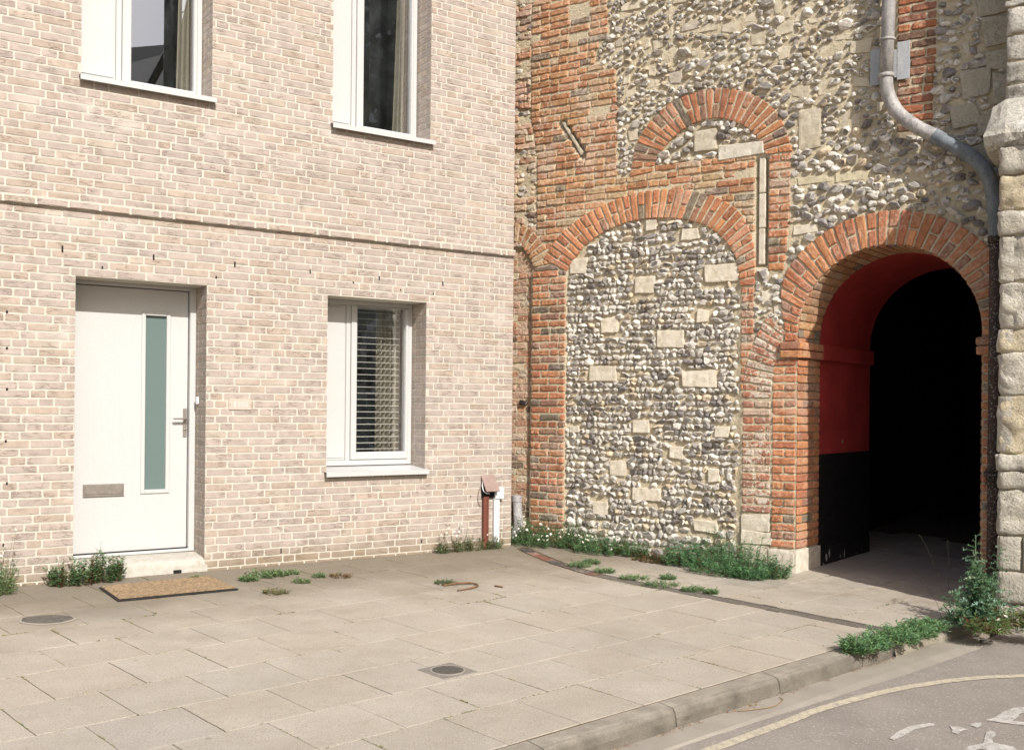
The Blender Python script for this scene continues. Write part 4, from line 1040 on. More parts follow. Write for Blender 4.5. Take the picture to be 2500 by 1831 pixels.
while z < 3.2:
    low = z < .26; rh = rf.uniform(.048, .062)*(1.35 if low else 1.0); u = .50+rf.uniform(0, .03); zr = z+rh/2; wob = rf.uniform(0, 6)
    while u < 2.34:
        w = rf.choice([.036, .045, .052, .06, .07, .085, .105])*rf.uniform(.92, 1.1)*(1.3 if low else 1.0)
        uc = u+w/2; zc = zr+.008*math.sin(uc*5+wob)+rf.uniform(-.006, .006)
        if all(region(uc+s*w*.36, zc+t*rh*.2) == 'panel' for s in (-1, 1) for t in (-1, 1)) and not blocked(uc, zc, .012):
            flint(mb, FB, uc, zc, w*.56, rh*.57*rf.uniform(.72, 1.18), rf.uniform(.022, .036), rf.uniform(-.002, .008), .80, rf.uniform(-.35, .35), .10)
        u += w*1.0
    z += rh
mb.build('flint_panel', M['flint'], fw).__setitem__('label', 'coursed flint infill of the big blocked arch')
# tympanum and loose rubble: dart throwing
mb = MB(); PTS = []; cell = {}
def far(u, z, r):
    ci, cj = int(u/.12), int(z/.12)
    for i in range(ci-1, ci+2):
        for j in range(cj-1, cj+2):
            for (x, y, q) in cell.get((i, j), []):
                if ((x-u)/1.12)**2+(y-z)**2 < (r+q)**2: return False
    return True
for it in range(90000):
    u = rf.uniform(.85, 4.62); z = rf.uniform(2.05, 6.2); rgn = region(u, z)
    if rgn not in ('rubble', 'tymp'): continue
    if u < 2.35 and z < 3.3: continue
    dense = (z < 3.62 and u > 2.6) or rgn == 'tymp' or (u > 3.96 and z > 3.5)
    r = rf.uniform(.022, .046) if dense else rf.choice([rf.uniform(.014, .026), rf.uniform(.024, .050)])
    pk = .94 if dense else 1.12 if it < 16000 else .98
    if blocked(u, z, r*.55): continue
    if any(region(u+r*.8*s, z+r*.8*t) not in ('rubble', 'tymp') for s, t in ((-1, 0), (1, 0), (0, 1), (0, -1))): continue
    if not far(u, z, r*pk): continue
    cell.setdefault((int(u/.12), int(z/.12)), []).append((u, z, r*pk)); PTS.append((u, z, r, dense))
for (u, z, r, dense) in PTS:
    asp = rf.uniform(1.0, 1.6); flint(mb, FB, u, z, r*asp*1.12, r*rf.uniform(.82, 1.15), r*rf.uniform(.65, .95), .018, .60 if dense else .66, rf.uniform(-.5, .5), .12)
for it in range(350):      # small gallets in the mortar of the patched left edge
    u = rf.uniform(-.3, .16); z = rf.uniform(2.95, 6.2)
    if region(u, z) != 'rubble' or not far(u, z, .02): continue
    r = rf.uniform(.012, .034); cell.setdefault((int(u/.12), int(z/.12)), []).append((u, z, r)); flint(mb, FB, u, z, r*1.7, r, r*.6, .004, .25, rf.uniform(-.2, .2), .5)
for (u, z) in [(2.5, 2.33), (2.56, 2.30), (2.62, 2.10), (2.44, 2.15), (2.48, 2.22), (2.64, 2.34), (2.70, 2.30), (2.66, 2.20), (2.47, 2.44), (2.53, 2.5)]:
    if region(u, z) == 'rubble': flint(mb, FB, u, z, .035, .03, .022, .004, .6)
mb.build('rubble_flints', M['flint'], fw); bpy.data.objects['rubble_flints']['kind'] = 'stuff'

# ================================================================== BUTTRESS
bt = thing('stone_buttress', FB(5.1, -.1, .4), 'weathered pale limestone buttress with sloping cap, at the right end of the flint wall', 'buttress')
NB_, UB = .74, 4.545
def rock(mb, F, u0, u1, z0, z1, n, col, h=.05, sd=0., amp=.012, res=.022, rnd=.5):
    patch(mb, F, [(u0, z0), (u1, z0), (u1, z1), (u0, z1)], h, -.06, max(5, int((u1-u0)/res)), max(4, int((z1-z0)/res)), col, .05, amp*.8, amp, seed=sd, rnd=rnd*.6, noff=n, colvar=.12, fq=13, smooth=True)
Fl = lambda a, z, n=0.0: FB(UB-n, z, a)          # left flank of the buttress, a = distance from the wall face
rz = [-.32, -.02, .215, .47, .80, .93, 1.05, 1.47, 1.78, 1.95, 2.28, 2.62, 2.80, 3.05, 3.26]
mb = MB(); rs_ = random.Random(31)
for i in range(len(rz)-1):
    z0, z1 = rz[i]+.006, rz[i+1]-.006; u = UB-.0; off = rs_.uniform(-.012, .012) if i > 2 else .012
    k = 0
    while u < 6.2:
        w = rs_.uniform(.26, .5) if k else (.165 if i == 2 else rs_.uniform(.22, .42)); e = min(u+w, 6.2); b = rs_.uniform(.48, .68); col = (b, b*.93, b*.80)
        if rs_.random() < .2: col = (b, b*.86, b*.62)
        rock(mb, FB, u+(off if k == 0 else .005), e-.006, z0, z1, NB_-.03, col, .042+rs_.uniform(-.014, .016), i*3.1+u, .006 if i in (1, 2) else .024, .03, .6)
        u = e; k += 1
    a = 0.02; 
    while a < NB_:
        e = min(a+rs_.uniform(.25, .42), NB_+.01); b = rs_.uniform(.50, .64); rock(mb, Fl, a, e-.006, z0, z1, -.03-off, (b, b*.93, b*.8), .04, i*7.7+a, .014, .035); a = e
mb.build('ashlar_shaft', M['stained_stone'], bt)
mb = MB()     # weathered sloping cap
vs = []; fs = []; NUc = 40; prof = [(0.40, 3.70), (.55, 3.60), (.72, 3.46), (.80, 3.40), (.815, 3.34), (.79, 3.29), (.74, 3.262), (.60, 3.25), (.0, 3.25)]
for i in range(NUc+1):
    u = UB-.11+(6.2-UB+.11)*i/NUc
    for (n_, z) in prof:
        q = mn.noise_vector(Vector((u*5, n_*6, z*6)))*.022+mn.noise_vector(Vector((u*16, n_*17, z*17)))*.010
        dn = -.16*max(0, (1-i/3.0)) if n_ > .5 else 0
        vs.append(FB(u+q[0], z+q[2]-.05*max(0, 1-i/2.0)*(z > 3.35), n_+dn*.3+q[1]))
kk = len(prof)
for i in range(NUc):
    for j in range(kk-1): fs.append((i*kk+j, i*kk+j+1, (i+1)*kk+j+1, (i+1)*kk+j))
fs.append(tuple(range(kk-1, -1, -1)))
mb.add(vs, fs, (.58, .55, .49)); mb.build('sloping_cap', M['lichen_stone'], bt)
mb = MB(); zz = 3.62; i = 0
Fl2 = lambda a, z, n=0.0: FB(4.53-n, z, a)
for (z0, z1) in [(3.60, 3.80), (3.81, 3.97), (3.98, 4.17), (4.18, 4.37), (4.385, 4.44), (4.45, 4.70), (4.71, 5.0), (5.01, 5.3), (5.31, 5.6), (5.61, 6.2)]:
    u = 4.53+rs_.uniform(-.012, .012); 
    while u < 6.1:
        e = min(u+rs_.uniform(.3, .5), 6.1); b = rs_.uniform(.40, .54); rock(mb, FB, u, e-.008, z0, z1-.01, .38, (b, b*.95, b*.86), .04, z0*5+u, .022, .03, .7); u = e
    rock(mb, Fl2, .0, .40, z0, z1-.01, -.03, (.46, .43, .38), .03, z0*3, .016)
mb.build('upper_shaft', M['lichen_stone'], bt)
mb = MB()
box(mb, FB, UB+.012, 6.2, -.5, 3.3, .0, NB_-.012, (.5, .5, .5)); box(mb, FB, 4.55, 6.1, 3.3, 6.3, .0, .395, (.5, .5, .5)); mb.build('mortar_core', M['old_mortar'], bt)

# ================================================================== DOWNPIPE
dp = thing('downpipe', FB(4.42, 0, .07), 'weathered grey to rusty downpipe curving across the flint wall down beside the buttress', 'downpipe')
up_p = [FB(3.605, 6.2, .12), FB(3.605, 5.2, .12), FB(3.60, 4.6, .12), FB(3.585, 4.12, .12)]
mb = MB(); tube(mb, up_p, .054, 18); mb.build('upper_pipe', M['lead_pipe'], dp)
cv = spline([FB(3.585, 4.12, .12), FB(3.60, 3.96, .125), FB(3.68, 3.79, .13), FB(3.82, 3.655, .135), FB(3.98, 3.55, .135)], 7)
mb = MB(); tube(mb, cv, .055, 18, cap=False); mb.build('swan_neck', M['lead_pipe'], dp)
cv = spline([FB(3.965, 3.56, .135), FB(4.10, 3.465, .13), FB(4.24, 3.36, .12), FB(4.34, 3.24, .11), FB(4.395, 3.08, .10), FB(4.415, 2.88, .09), FB(4.42, 2.72, .085)], 7)
mb = MB(); tube(mb, cv, .057, 18, cap=False); mb.build('lower_bend', M['blue_pipe'], dp)
mb = MB(); tube(mb, [FB(4.42, 2.76, .085), FB(4.42, 2.4, .08), FB(4.42, .82, .075), FB(4.418, -.2, .07)], .048, 16); mb.build('rusty_pipe', M['rust_pipe'], dp)
mb = MB()
for (u, z, n, r, h_) in [(3.592, 4.395, .12, .062, .018), (3.585, 4.10, .12, .064, .03)]:
    mb = MB(); tube(mb, [FB(u, z-h_/2, n), FB(u, z+h_/2, n)], r, 20); mb.build('collar', M['lead_pipe'], dp)
mb = MB()
for (z, r, h_) in [(2.70, .062, .05), (2.655, .058, .02), (.90, .060, .02), (.862, .066, .03), (.83, .058, .03), (.795, .064, .02)]: mb = MB(); tube(mb, [FB(4.42, z-h_/2, .08), FB(4.42, z+h_/2, .08)], r, 18); mb.build('rusty_collar', M['rust_pipe'], dp)
mb = MB(); box(mb, FB, 4.34, 4.50, .845, .885, .02, .06, (1, 1, 1), .006)
mb.build('pipe_bracket', M['rust_pipe'], dp)
mb = MB(); box(mb, FB, 3.655, 3.755, 4.075, 4.385, .045, .052, (1, 1, 1), .002); box(mb, FB, 3.44, 3.52, 4.06, 4.36, .045, .052, (1, 1, 1), .002); box(mb, FB, 3.50, 3.70, 4.10, 4.33, .044, .049, (1, 1, 1))
mb.build('back_plate', mat_pipe('dull_lead_plate', (.36, .37, .38), (.47, .47, .46), (.28, .28, .28), 6), dp)


# ================================================================== NEIGHBOURS SEEN IN THE WINDOW REFLECTIONS
nb = thing('tall_building', (13, 2.5, -.3), 'tall dark flint building across the street, reflected in the upper windows', 'building')
mb = MB(); Fx = lambda a, z, n=0.0: np.array([11.2-n, a, z])
pts = [(-2.9, -.5), (9, -.5), (9, 13.5), (-1.9, 13.5), (-2.75, 10.3)]
mb.add([Fx(*p) for p in pts]+[Fx(p[0], p[1], -5) for p in pts], [(0, 1, 2, 3, 4), (9, 8, 7, 6, 5)]+[(i, i+5, (i+1) % 5+5, (i+1) % 5) for i in range(5)]); mb.build('gable_wall', M['dark_wall'], nb)
mb = MB()
for i in range(7): box(mb, Fx, -2.9+i*1.9, -2.6+i*1.9, 0, 12.2, 0, .35, (1, 1, 1), .03)
mb.build('wall_rib', M['dark_wall'], nb)
mb = MB(); tube(mb, [Fx(-2.85, 10.2, .1), Fx(-4.5, 7.6, .25), Fx(-6.2, 3.5, .3)], .10, 6); mb.build('coping', M['kerb'], nb)
lb = thing('low_building', (14, -6, -.3), 'lower dark roofed building across the street, reflected in the window above the door', 'building')
mb = MB(); v = [(11.4, -12, -.5), (16, -12, -.5), (16, -2.9, -.5), (11.4, -2.9, -.5), (11.4, -12, 9.2), (16, -12, 9.2), (16, -2.9, 9.2), (11.4, -2.9, 9.2)]
mb.add(v, [(0, 1, 5, 4), (1, 2, 6, 5), (2, 3, 7, 6), (3, 0, 4, 7)]); mb.build('wall', M['dark_wall'], lb)
mb = MB(); mb.add([(11.1, -12.2, 9.1), (11.1, -2.9, 9.1), (13, -2.9, 10.95), (13, -12.2, 11.4), (16.3, -12.2, 9.1), (16.3, -2.9, 9.1)], [(0, 1, 2, 3), (3, 2, 5, 4), (0, 3, 4), (1, 5, 2)]); mb.build('roof', M['slate'], lb)
mb = MB(); tube(mb, [(13, -3.9, 10.9), (13, -3.9, 12.0)], .03, 6); tube(mb, [(13, -4.3, 11.8), (13, -3.5, 11.9)], .02, 5); tube(mb, [(13, -4.2, 11.5), (13, -3.6, 11.6)], .02, 5); mb.build('aerial', M['black'], lb)

# ================================================================== DRAIN CHANNEL, COVERS
rg = random.Random(15)
cpts = [np.array(p) for p in CH]
def chan(s):      # arclength -> point, direction
    L = 0
    for a, b in zip(cpts[:-1], cpts[1:]):
        d = np.linalg.norm(b-a)
        if s <= L+d or b is cpts[-1]: return a+(b-a)*(s-L)/d, (b-a)/d
        L += d
CL = sum(np.linalg.norm(b-a) for a, b in zip(cpts[:-1], cpts[1:]))
S0 = 1.42
dc = thing('drain_channel', G(1.9, 7.5), 'narrow drainage channel with dark diamond patterned grating across the pavement', 'drain channel')
def Fc(s, w, n=0.0):
    p, d = chan(min(max(s, 0), CL)); q = p+np.array([-d[1], d[0]])*w; return G(q[0], q[1], n)
mb = MB()
for (w0, w1) in [(-.066, -.052), (.052, .066)]:
    ss = np.linspace(S0, CL, 30)
    for a, b in zip(ss[:-1], ss[1:]): box(mb, lambda s, w, n=0.: Fc(s, w, n), a, b, w0, w1, -.04, .0015, (1, 1, 1))
mb.build('channel_frame', M['iron'], dc)
mb = MB(); s = S0
while s < CL-.10:
    for sg in (1, -1):
        a0, a1 = (s, s+.055); w0, w1 = -.052*sg, .052*sg
        p0, p1 = Fc(a0, w0, -.001), Fc(a1, w1, -.001); d = p1-p0; d /= np.linalg.norm(d); x = np.cross(d, UP)*.0028
        mb.add([p0-x, p0+x, p1+x, p1-x, p0-x-UP*.012, p0+x-UP*.012, p1+x-UP*.012, p1-x-UP*.012], [(0, 1, 2, 3), (0, 3, 7, 4), (1, 5, 6, 2)], (1, 1, 1))
    s += .0175
mb.build('grating', M['iron'], dc)
mb = MB(); ss = np.linspace(S0, CL, 20)
for a, b in zip(ss[:-1], ss[1:]): mb.add([Fc(a, -.055, -.022), Fc(b, -.055, -.022), Fc(b, .055, -.022), Fc(a, .055, -.022)], [(0, 1, 2, 3)])
mb.build('channel_bed', M['soil'], dc)
be = thing('brick_edging', G(.4, 9.3), 'row of red and dark brick pavers curving from the house corner to the drain channel', 'brick edging')
s = 0.0; k = 0
mb = MB()
while s < S0-.02:
    e = min(s+.215, S0-.004); col = [(.09, .08, .075), (.24, .11, .075), (.24, .115, .08), (.10, .09, .085), (.13, .10, .085), (.12, .10, .08), (.2, .11, .08)][k % 7]
    Fq = lambda a, w, n=0.: Fc(a, w, n)
    patch(mb, Fq, [(s+.004, -.052), (e-.004, -.052), (e-.004, .052), (s+.004, .052)], .001, -.04, 6, 3, col, .1, .002, .002, seed=k, rnd=.2, colvar=.2); s = e+.004; k += 1
mb.build('brick_pavers', M['old_brick'], be)

cv_ = thing('inspection_cover', G(-.34, 5.705), 'small square frame with round ridged iron cover set in the paving', 'inspection cover')
Fi = lambda a, b, n=0.: ST(SD@np.array([-.338, 5.703])+a, TD@np.array([-.338, 5.703])+b, n)
mb = MB(); box(mb, Fi, -.118, .118, -.118, .118, -.02, .0045, (1, 1, 1), .003); mb.build('square_frame', mat_simple_rough('grey_concrete_frame', (.235, .21, .18), .2, 20, .9, .4), cv_)
mb = MB()
def ringm(mb, r0, r1, z0, z1, seg=40):
    vs = []; 
    for i in range(seg):
        a = 2*math.pi*i/seg
        for (r, z) in ((r0, z0), (r0, z1), (r1, z1), (r1, z0)): vs.append(Fi(r*math.cos(a), r*math.sin(a), z))
    fs = []
    for i in range(seg):
        j = (i+1) % seg
        for k in range(3): fs.append((i*4+k, j*4+k, j*4+k+1, i*4+k+1))
    mb.add(vs, fs, (1, 1, 1))
ringm(mb, .088, .098, .003, .008); mb.build('rim', M['gutter'], cv_)
mb = MB(); ringm(mb, .0001, .086, .002, .0065)
for i in range(-7, 8):
    for j in range(-7, 8):
        if math.hypot(i, j)*.0115 < .08: box(mb, Fi, i*.0115-.0032, i*.0115+.0032, j*.0115-.0032, j*.0115+.0032, .006, .0088, (1, 1, 1))
mb.build('lid', mat_simple_rough('dark_iron_lid', (.13, .118, .10), .25, 60, .8, .4), cv_)
sc_ = thing('stopcock_cover', G(-2.96, 6.66), 'worn dark round stopcock cover ringed by moss near the left edge of the pavement', 'stopcock cover')
Fj = lambda a, b, n=0.: G(-2.955+a, 6.66+b, n)
mb = MB(); vs = [Fj(.155*math.cos(t)*(1+.04*math.sin(5*t)), .125*math.sin(t), .004) for t in np.linspace(0, 6.1, 30)]; mb.add(vs, [tuple(range(30))]); mb.build('lid', mat_simple_rough('worn_lid', (.15, .135, .115), .4, 30, .9, .6), sc_)
mb = MB(); vs = []
for t in np.linspace(0, 6.283, 30):
    for r in (1.0, 1.12): vs.append(Fj(.155*math.cos(t)*r*(1+.04*math.sin(5*t)), .125*math.sin(t)*r, .003 if r > 1 else .007))
mb.add(vs, [(2*i, 2*i+1, 2*i+3, 2*i+2) for i in range(29)]); mb.build('rim', M['gutter'], sc_)

# ================================================================== PLANTS
rp = random.Random(42)
def leaf(mb, p, d, up, L, W, col, bend=.25):
    d = d/max(np.linalg.norm(d), 1e-6); side = np.cross(d, up); ns = np.linalg.norm(side); side = side/ns if ns > 1e-6 else np.array([1., 0, 0])
    nrm = np.cross(side, d)
    a = p; b = p+d*L*.45+side*W*.5+nrm*L*bend*.2; c = p+d*L-nrm*L*bend*.3; e = p+d*L*.45-side*W*.5+nrm*L*bend*.2
    mb.add([a, b, c, e], [(0, 1, 2), (0, 2, 3)], col)
def stem(mb, pts, r, col): tube(mb, pts, r, 3, col, cap=False, smooth=False)
GREEN = [(.14, .29, .13), (.18, .35, .16), (.24, .41, .20), (.10, .20, .09)]
def vary(c, rr): k = rr.uniform(.7, 1.3); return (c[0]*k*rr.uniform(.9, 1.15), c[1]*k, c[2]*k*rr.uniform(.85, 1.2))
# daisy head prototype
def daisy_mesh():
    mb = MB(); n = 14
    for i in range(n):
        a = 2*math.pi*i/n; b = .18; r = .0135
        mb.add([(0, 0, 0), (r*.75*math.cos(a-b), r*.75*math.sin(a-b), .0008), (r*math.cos(a), r*math.sin(a), .0004), (r*.75*math.cos(a+b), r*.75*math.sin(a+b), .0008)], [(0, 1, 2), (0, 2, 3)], (.80, .76, .72))
    vs = [(0, 0, .004)]+[(.0046*math.cos(t), .0046*math.sin(t), .0014) for t in np.linspace(0, 5.5, 8)]
    mb.add(vs, [(0, 1+i, 1+(i+1) % 8) for i in range(8)], (.62, .42, .06)); return mb
DAISY = None
def clump(name, label, cat, F, spots, h, leafL, leafW, nper, lps, cols, lean=.5, flowers=0, fh=1.25, stemcol=(.10, .13, .05), wall=None, group=None, seed=0, brown=0.0, fscale=1.0):
    """spots: list of (x, y, rx, ry, hscale) ground positions in frame F(x, y)->world xy"""
    global DAISY
    rr = random.Random(seed); c0 = F(spots[0][0], spots[0][1]); root = thing(name, G(c0[0], c0[1]), label, cat, group)
    mf = MB(); ms = MB(); tops = []
    for (x, y, rx, ry, hs) in spots:
        for k in range(nper):
            a = rr.uniform(0, 6.283); q = math.sqrt(rr.random()); px, py = x+rx*q*math.cos(a), y+ry*q*math.sin(a)
            w = F(px, py); b = G(w[0], w[1], -.004); ho = h*hs*rr.uniform(.45, 1.05)*(1.1-.5*q)
            o = F(px+math.cos(a)*.1, py+math.sin(a)*.1); od = np.array([o[0]-w[0], o[1]-w[1], 0]); od = od/max(np.linalg.norm(od), 1e-6)
            ln = lean*rr.uniform(.2, 1.0)*q*ho; jit = np.array([rr.uniform(-1, 1), rr.uniform(-1, 1), 0])*ho*.16
            mid = b+od*ln*.4+UP*ho*.55+jit; top = b+od*ln+UP*ho+jit*1.4; tops.append((b, mid, top, ho))
            stem(ms, [b, mid, top], .0012, stemcol)
            br = rr.random() < brown
            for j in range(lps):
                t = rr.uniform(.08, 1.0); p = (b*(1-t)**2+mid*2*t*(1-t)+top*t*t); az = rr.uniform(0, 6.283); d = np.array([math.cos(az), math.sin(az), rr.uniform(-.1, .9)])
                c = vary(rr.choice(cols), rr)
                if br: c = vary((.16, .075, .035), rr)
                L = leafL*rr.uniform(.6, 1.25); leaf(mf, p+d*.002, d, UP, L, leafW*rr.uniform(.7, 1.2), c, rr.uniform(-.2, .6))
    fo = mf.build('foliage', M['leaf'], root); ms.build('stem_mass', M['leaf'], root)['kind'] = 'stuff'
    for k in range(flowers):
        b, mid, top, ho = rr.choice(tops); fz = ho*fh*rr.uniform(.8, 1.2); s = np.array([rr.uniform(-1, 1)*.25*ho, rr.uniform(-1, 1)*.25*ho, 0])
        hd = np.array([top[0], top[1], b[2]])+s+UP*fz+np.array([0, -1., 0])*rr.uniform(0, .10)
        if wall is not None:
            nn_ = (hd[:2]-wall[0][:2])@wall[1][:2]
            if nn_ < .06: hd[:2] += wall[1][:2]*(.06-nn_)
        ms2 = None
        if DAISY is None:
            DAISY = daisy_mesh().build('flower', M['petal'], None); DAISY.parent = root; fl = DAISY
        else:
            fl = DAISY.copy(); scene.collection.objects.link(fl); fl.parent = root
        fl.location = tuple(hd-np.array(root.location)); fl.rotation_euler = (rr.uniform(.4, 1.3), rr.uniform(-.5, .3), rr.uniform(0, 6)); sc = rr.uniform(.7, 1.1)*fscale; fl.scale = (sc, sc, sc)
        SF.append((root, mid, hd))
    if flowers:
        mz = MB()
        for (r_, a, b) in SF:
            if r_ is root: stem(mz, [a, (a+b)/2+np.array([rr.uniform(-1, 1), rr.uniform(-1, 1), 0])*.008, b-UP*.001], .0009, (.16, .15, .07))
        mz.build('flower_stem_mass', M['leaf'], root)['kind'] = 'stuff'
    return root
SF = []
fB = lambda u, n: FB(u, 0, n); fA = lambda u, n: FA(u, 0, n); fW = lambda x, y: np.array([x, y, 0])
WB = (BO, BN); WA = (AO, AN)
GB = 'daisy clumps growing at the foot of the walls'
LG = [(.18, .31, .14), (.23, .36, .17), (.15, .26, .11), (.29, .36, .18)]
clump('daisy_clump', 'thick clump of small white daisies in the corner where the house meets the flint wall', 'daisies', fB, [(.06, .17, .14, .12, .8), (.26, .17, .16, .13, 1.0), (.50, .15, .16, .12, .95), (.66, .16, .12, .12, .75), (.30, .34, .22, .10, .6)], .33, .026, .007, 75, 15, GREEN+LG[:1], .7, 96, 1.35, seed=1, wall=WB, group=GB)
clump('daisy_clump', 'dark green daisy clump below the middle of the flint panel', 'daisies', fB, [(.86, .16, .16, .11, .85), (1.10, .16, .14, .10, .65), (1.34, .17, .15, .11, .8), (1.0, .30, .25, .10, .6)], .27, .028, .009, 70, 15, GREEN, .8, 40, 1.4, seed=2, wall=WB, group=GB, brown=.10)
clump('daisy_clump', 'straggly daisy clump around the foot of the brown and white ducts', 'daisies', fA, [(.42, .07, .14, .05, 1.0), (.62, .07, .12, .05, .9), (.80, .06, .08, .04, .65), (.22, .07, .08, .04, .7)], .19, .024, .008, 42, 10, LG+[(.12, .13, .05)], .5, 26, 2.0, seed=3, wall=WA, group=GB, brown=.35)
clump('daisy_clump', 'tall thin daisy clump at the left edge of the photo against the pale bricks', 'daisies', fA, [(4.60, .16, .14, .09, 1.0), (4.78, .22, .14, .12, 1.1), (4.55, .28, .08, .06, .7)], .34, .030, .008, 55, 12, LG, .6, 26, 1.5, seed=4, wall=WA, group=GB, fscale=1.3)
clump('weed_clump', 'upright clump of reddish stemmed round leaved weeds beside the concrete door step', 'weeds', fA, [(4.12, .12, .09, .07, .85), (3.98, .15, .09, .08, 1.0), (3.84, .13, .08, .07, 1.05), (3.73, .10, .05, .05, .9)], .27, .024, .018, 30, 26, [(.12, .25, .11), (.15, .30, .13), (.20, .28, .13)], .3, stemcol=(.20, .11, .07), seed=5, brown=.06)
clump('weed_clump', 'low bright green tuft beside the right corner of the door mat', 'weeds', fW, [(-1.97, 8.30, .13, .09, 1.0), (-2.03, 8.12, .07, .05, .8), (-1.86, 8.36, .1, .06, .8)], .075, .022, .010, 60, 8, LG, .9, seed=6)
clump('weed_clump', 'single broad leaved weed at the foot of the pale brick house wall', 'weeds', fW, [(-.93, 9.68, .035, .03, 1.0)], .10, .045, .025, 12, 5, [(.07, .15, .07), (.10, .19, .09)], .6, seed=7)
GT = 'low weed tufts in the paving by the house'
for i, (x, y, r, c, lab) in enumerate([(-1.62, 8.10, .05, LG, 'small green tuft in the paving, second from the mat'), (-1.77, 8.44, .045, LG, 'small green tuft close to the house wall right of the mat'), (-1.36, 8.36, .07, [(.30, .14, .08), (.34, .18, .10), (.20, .22, .09)], 'flat reddish brown tuft on the dark paving between door and window'), (-1.53, 8.33, .04, LG, 'tiny green tuft just left of the reddish one'), (-.50, 8.18, .07, [(.12, .17, .07)], 'low grey green tuft touching the brown twig'), (-1.72, 7.66, .07, [(.24, .20, .08), (.14, .17, .06)], 'yellowish dry tuft on a paving joint'), (-3.33 +.9, 7.99+.12, .03, LG, 'tiny weed growing between mat and door step')]):
    clump('weed_tuft', lab, 'weed tuft', fW, [(x, y, r*1.3, r, 1.0)], .045, .018, .008, 55, 6, c, .9, seed=20+i, group=GT)
clump('weed_clump', 'flattened reddish brown dying weeds in front of the right part of the flint panel', 'weeds', fB, [(1.45, .20, .14, .09, .9), (1.68, .20, .14, .09, .8), (1.88, .22, .1, .08, .7), (1.62, .36, .2, .06, .35)], .085, .018, .010, 80, 9, [(.19, .085, .045), (.24, .12, .06), (.12, .10, .045), (.09, .14, .05)], .9, seed=8)
clump('weed_clump', 'large feathery green weed bush in front of the white plinth by the passage', 'weeds', fB, [(2.05, .26, .18, .13, 1.0), (2.30, .34, .20, .16, 1.15), (2.55, .38, .20, .16, 1.0), (2.76, .40, .13, .11, .6), (1.92, .36, .16, .12, .7), (2.35, .58, .24, .12, .6), (2.6, .56, .16, .1, .5)], .33, .034, .0066, 82, 20, [(.12, .28, .13), (.16, .35, .165), (.22, .42, .21), (.09, .19, .09)], .8, seed=9, brown=.05)
clump('weed_clump', 'green weeds spilling over the kerb end by the drain channel', 'weeds', fW, [(2.20, 6.42, .13, .09, .9), (2.42, 6.62, .16, .12, 1.0), (2.62, 6.82, .15, .12, .9), (2.80, 6.98, .12, .1, .8), (2.1, 6.32, .08, .06, 1.1)], .11, .040, .009, 75, 11, GREEN+LG[:2], .9, seed=10)
clump('grass_clump', 'grass and small white daisies at the foot of the limestone buttress', 'grass', fW, [(3.36, 7.16, .16, .1, 1.0), (3.55, 7.06, .15, .1, 1.0), (3.75, 6.96, .15, .1, .9), (3.18, 6.95, .12, .08, .7)], .17, .060, .006, 70, 9, [(.12, .22, .08), (.17, .28, .10), (.24, .23, .10)], .5, 10, 1.3, seed=11, brown=.15, fscale=1.1)
GC = 'weed tufts along the drain channel'
for i, (x, y, r, lab) in enumerate([(.60, 9.12, .09, 'green tuft beside the red brick edging nearest the corner'), (.80, 8.86, .07, 'green tuft where the brick edging ends'), (1.02, 8.58, .10, 'bushy green tuft on the channel start'), (1.20, 8.32, .12, 'widest green tuft lying over the channel grating'), (1.42, 8.14, .07, 'pale green tuft at the visible start of the grating'), (1.30, 8.62, .05, 'small tuft on the paving behind the channel'), (.72, 9.30, .07, 'thin grassy tuft between edging and daisies'), (1.55, 8.05, .045, 'smallest tuft over the grating, furthest right')]):
    clump('weed_tuft', lab, 'weed tuft', fW, [(x, y, r*1.2, r*.8, 1.0)], .05, .024, .007, 75, 6, LG+GREEN[:2], .9, seed=40+i, group=GC)
# thistle
th_ = thing('thistle', G(3.15, 7.12), 'tall spiky grey green thistle in front of the rusty downpipe', 'thistle')
rt = random.Random(8); mf = MB(); ms = MB()
for k in range(44):
    a = rt.uniform(0, 6.28); q = rt.random(); x = 3.19+.19*q*math.cos(a); y = 7.14+.12*q*math.sin(a)
    hh = rt.uniform(.12, .5)*(1-.45*q) if k > 2 else .60-.05*k
    if k < 3: x, y = 3.24+.02*k, 7.2
    b = G(x, y); tip = b+UP*hh+np.array([math.cos(a), math.sin(a), 0])*.12*q; mid = (b+tip)/2+np.array([rt.uniform(-.02, .02), rt.uniform(-.02, .02), 0])
    stem(ms, [b, mid, tip], .004 if k < 3 else .0025, (.12, .17, .09))
    nl = int(hh/.022)+3
    for j in range(nl):
        t = (j+.5)/nl; p = b*(1-t)**2+mid*2*t*(1-t)+tip*t*t; az = j*2.4+k; el = rt.uniform(.05, .7); d = np.array([math.cos(az), math.sin(az), el]); d /= np.linalg.norm(d)
        L = rt.uniform(.07, .15)*(1.05-.55*t); c = vary(rt.choice([(.18, .31, .19), (.12, .24, .12), (.28, .40, .28), (.08, .17, .08)]), rt)
        side = np.cross(d, UP); side /= np.linalg.norm(side)
        cur = p
        for m2 in range(6):      # jagged lobes either side of a midrib
            f = (m2+1)/6; c1 = p+d*L*f-UP*L*.28*f*f; w = L*.30*(1-f*.75)
            mf.add([cur-side*.002, cur+side*.002, c1+side*.002, c1-side*.002], [(0, 1, 2, 3)], c)
            for sg in (1, -1): mf.add([cur, c1, (cur+c1)/2+side*sg*w+d*L*.07+UP*rt.uniform(-.01, .02)], [(0, 1, 2)], c)
            cur = c1
mf.build('foliage', M['leaf'], th_); ms.build('stems', M['leaf'], th_)
mb = MB(); 
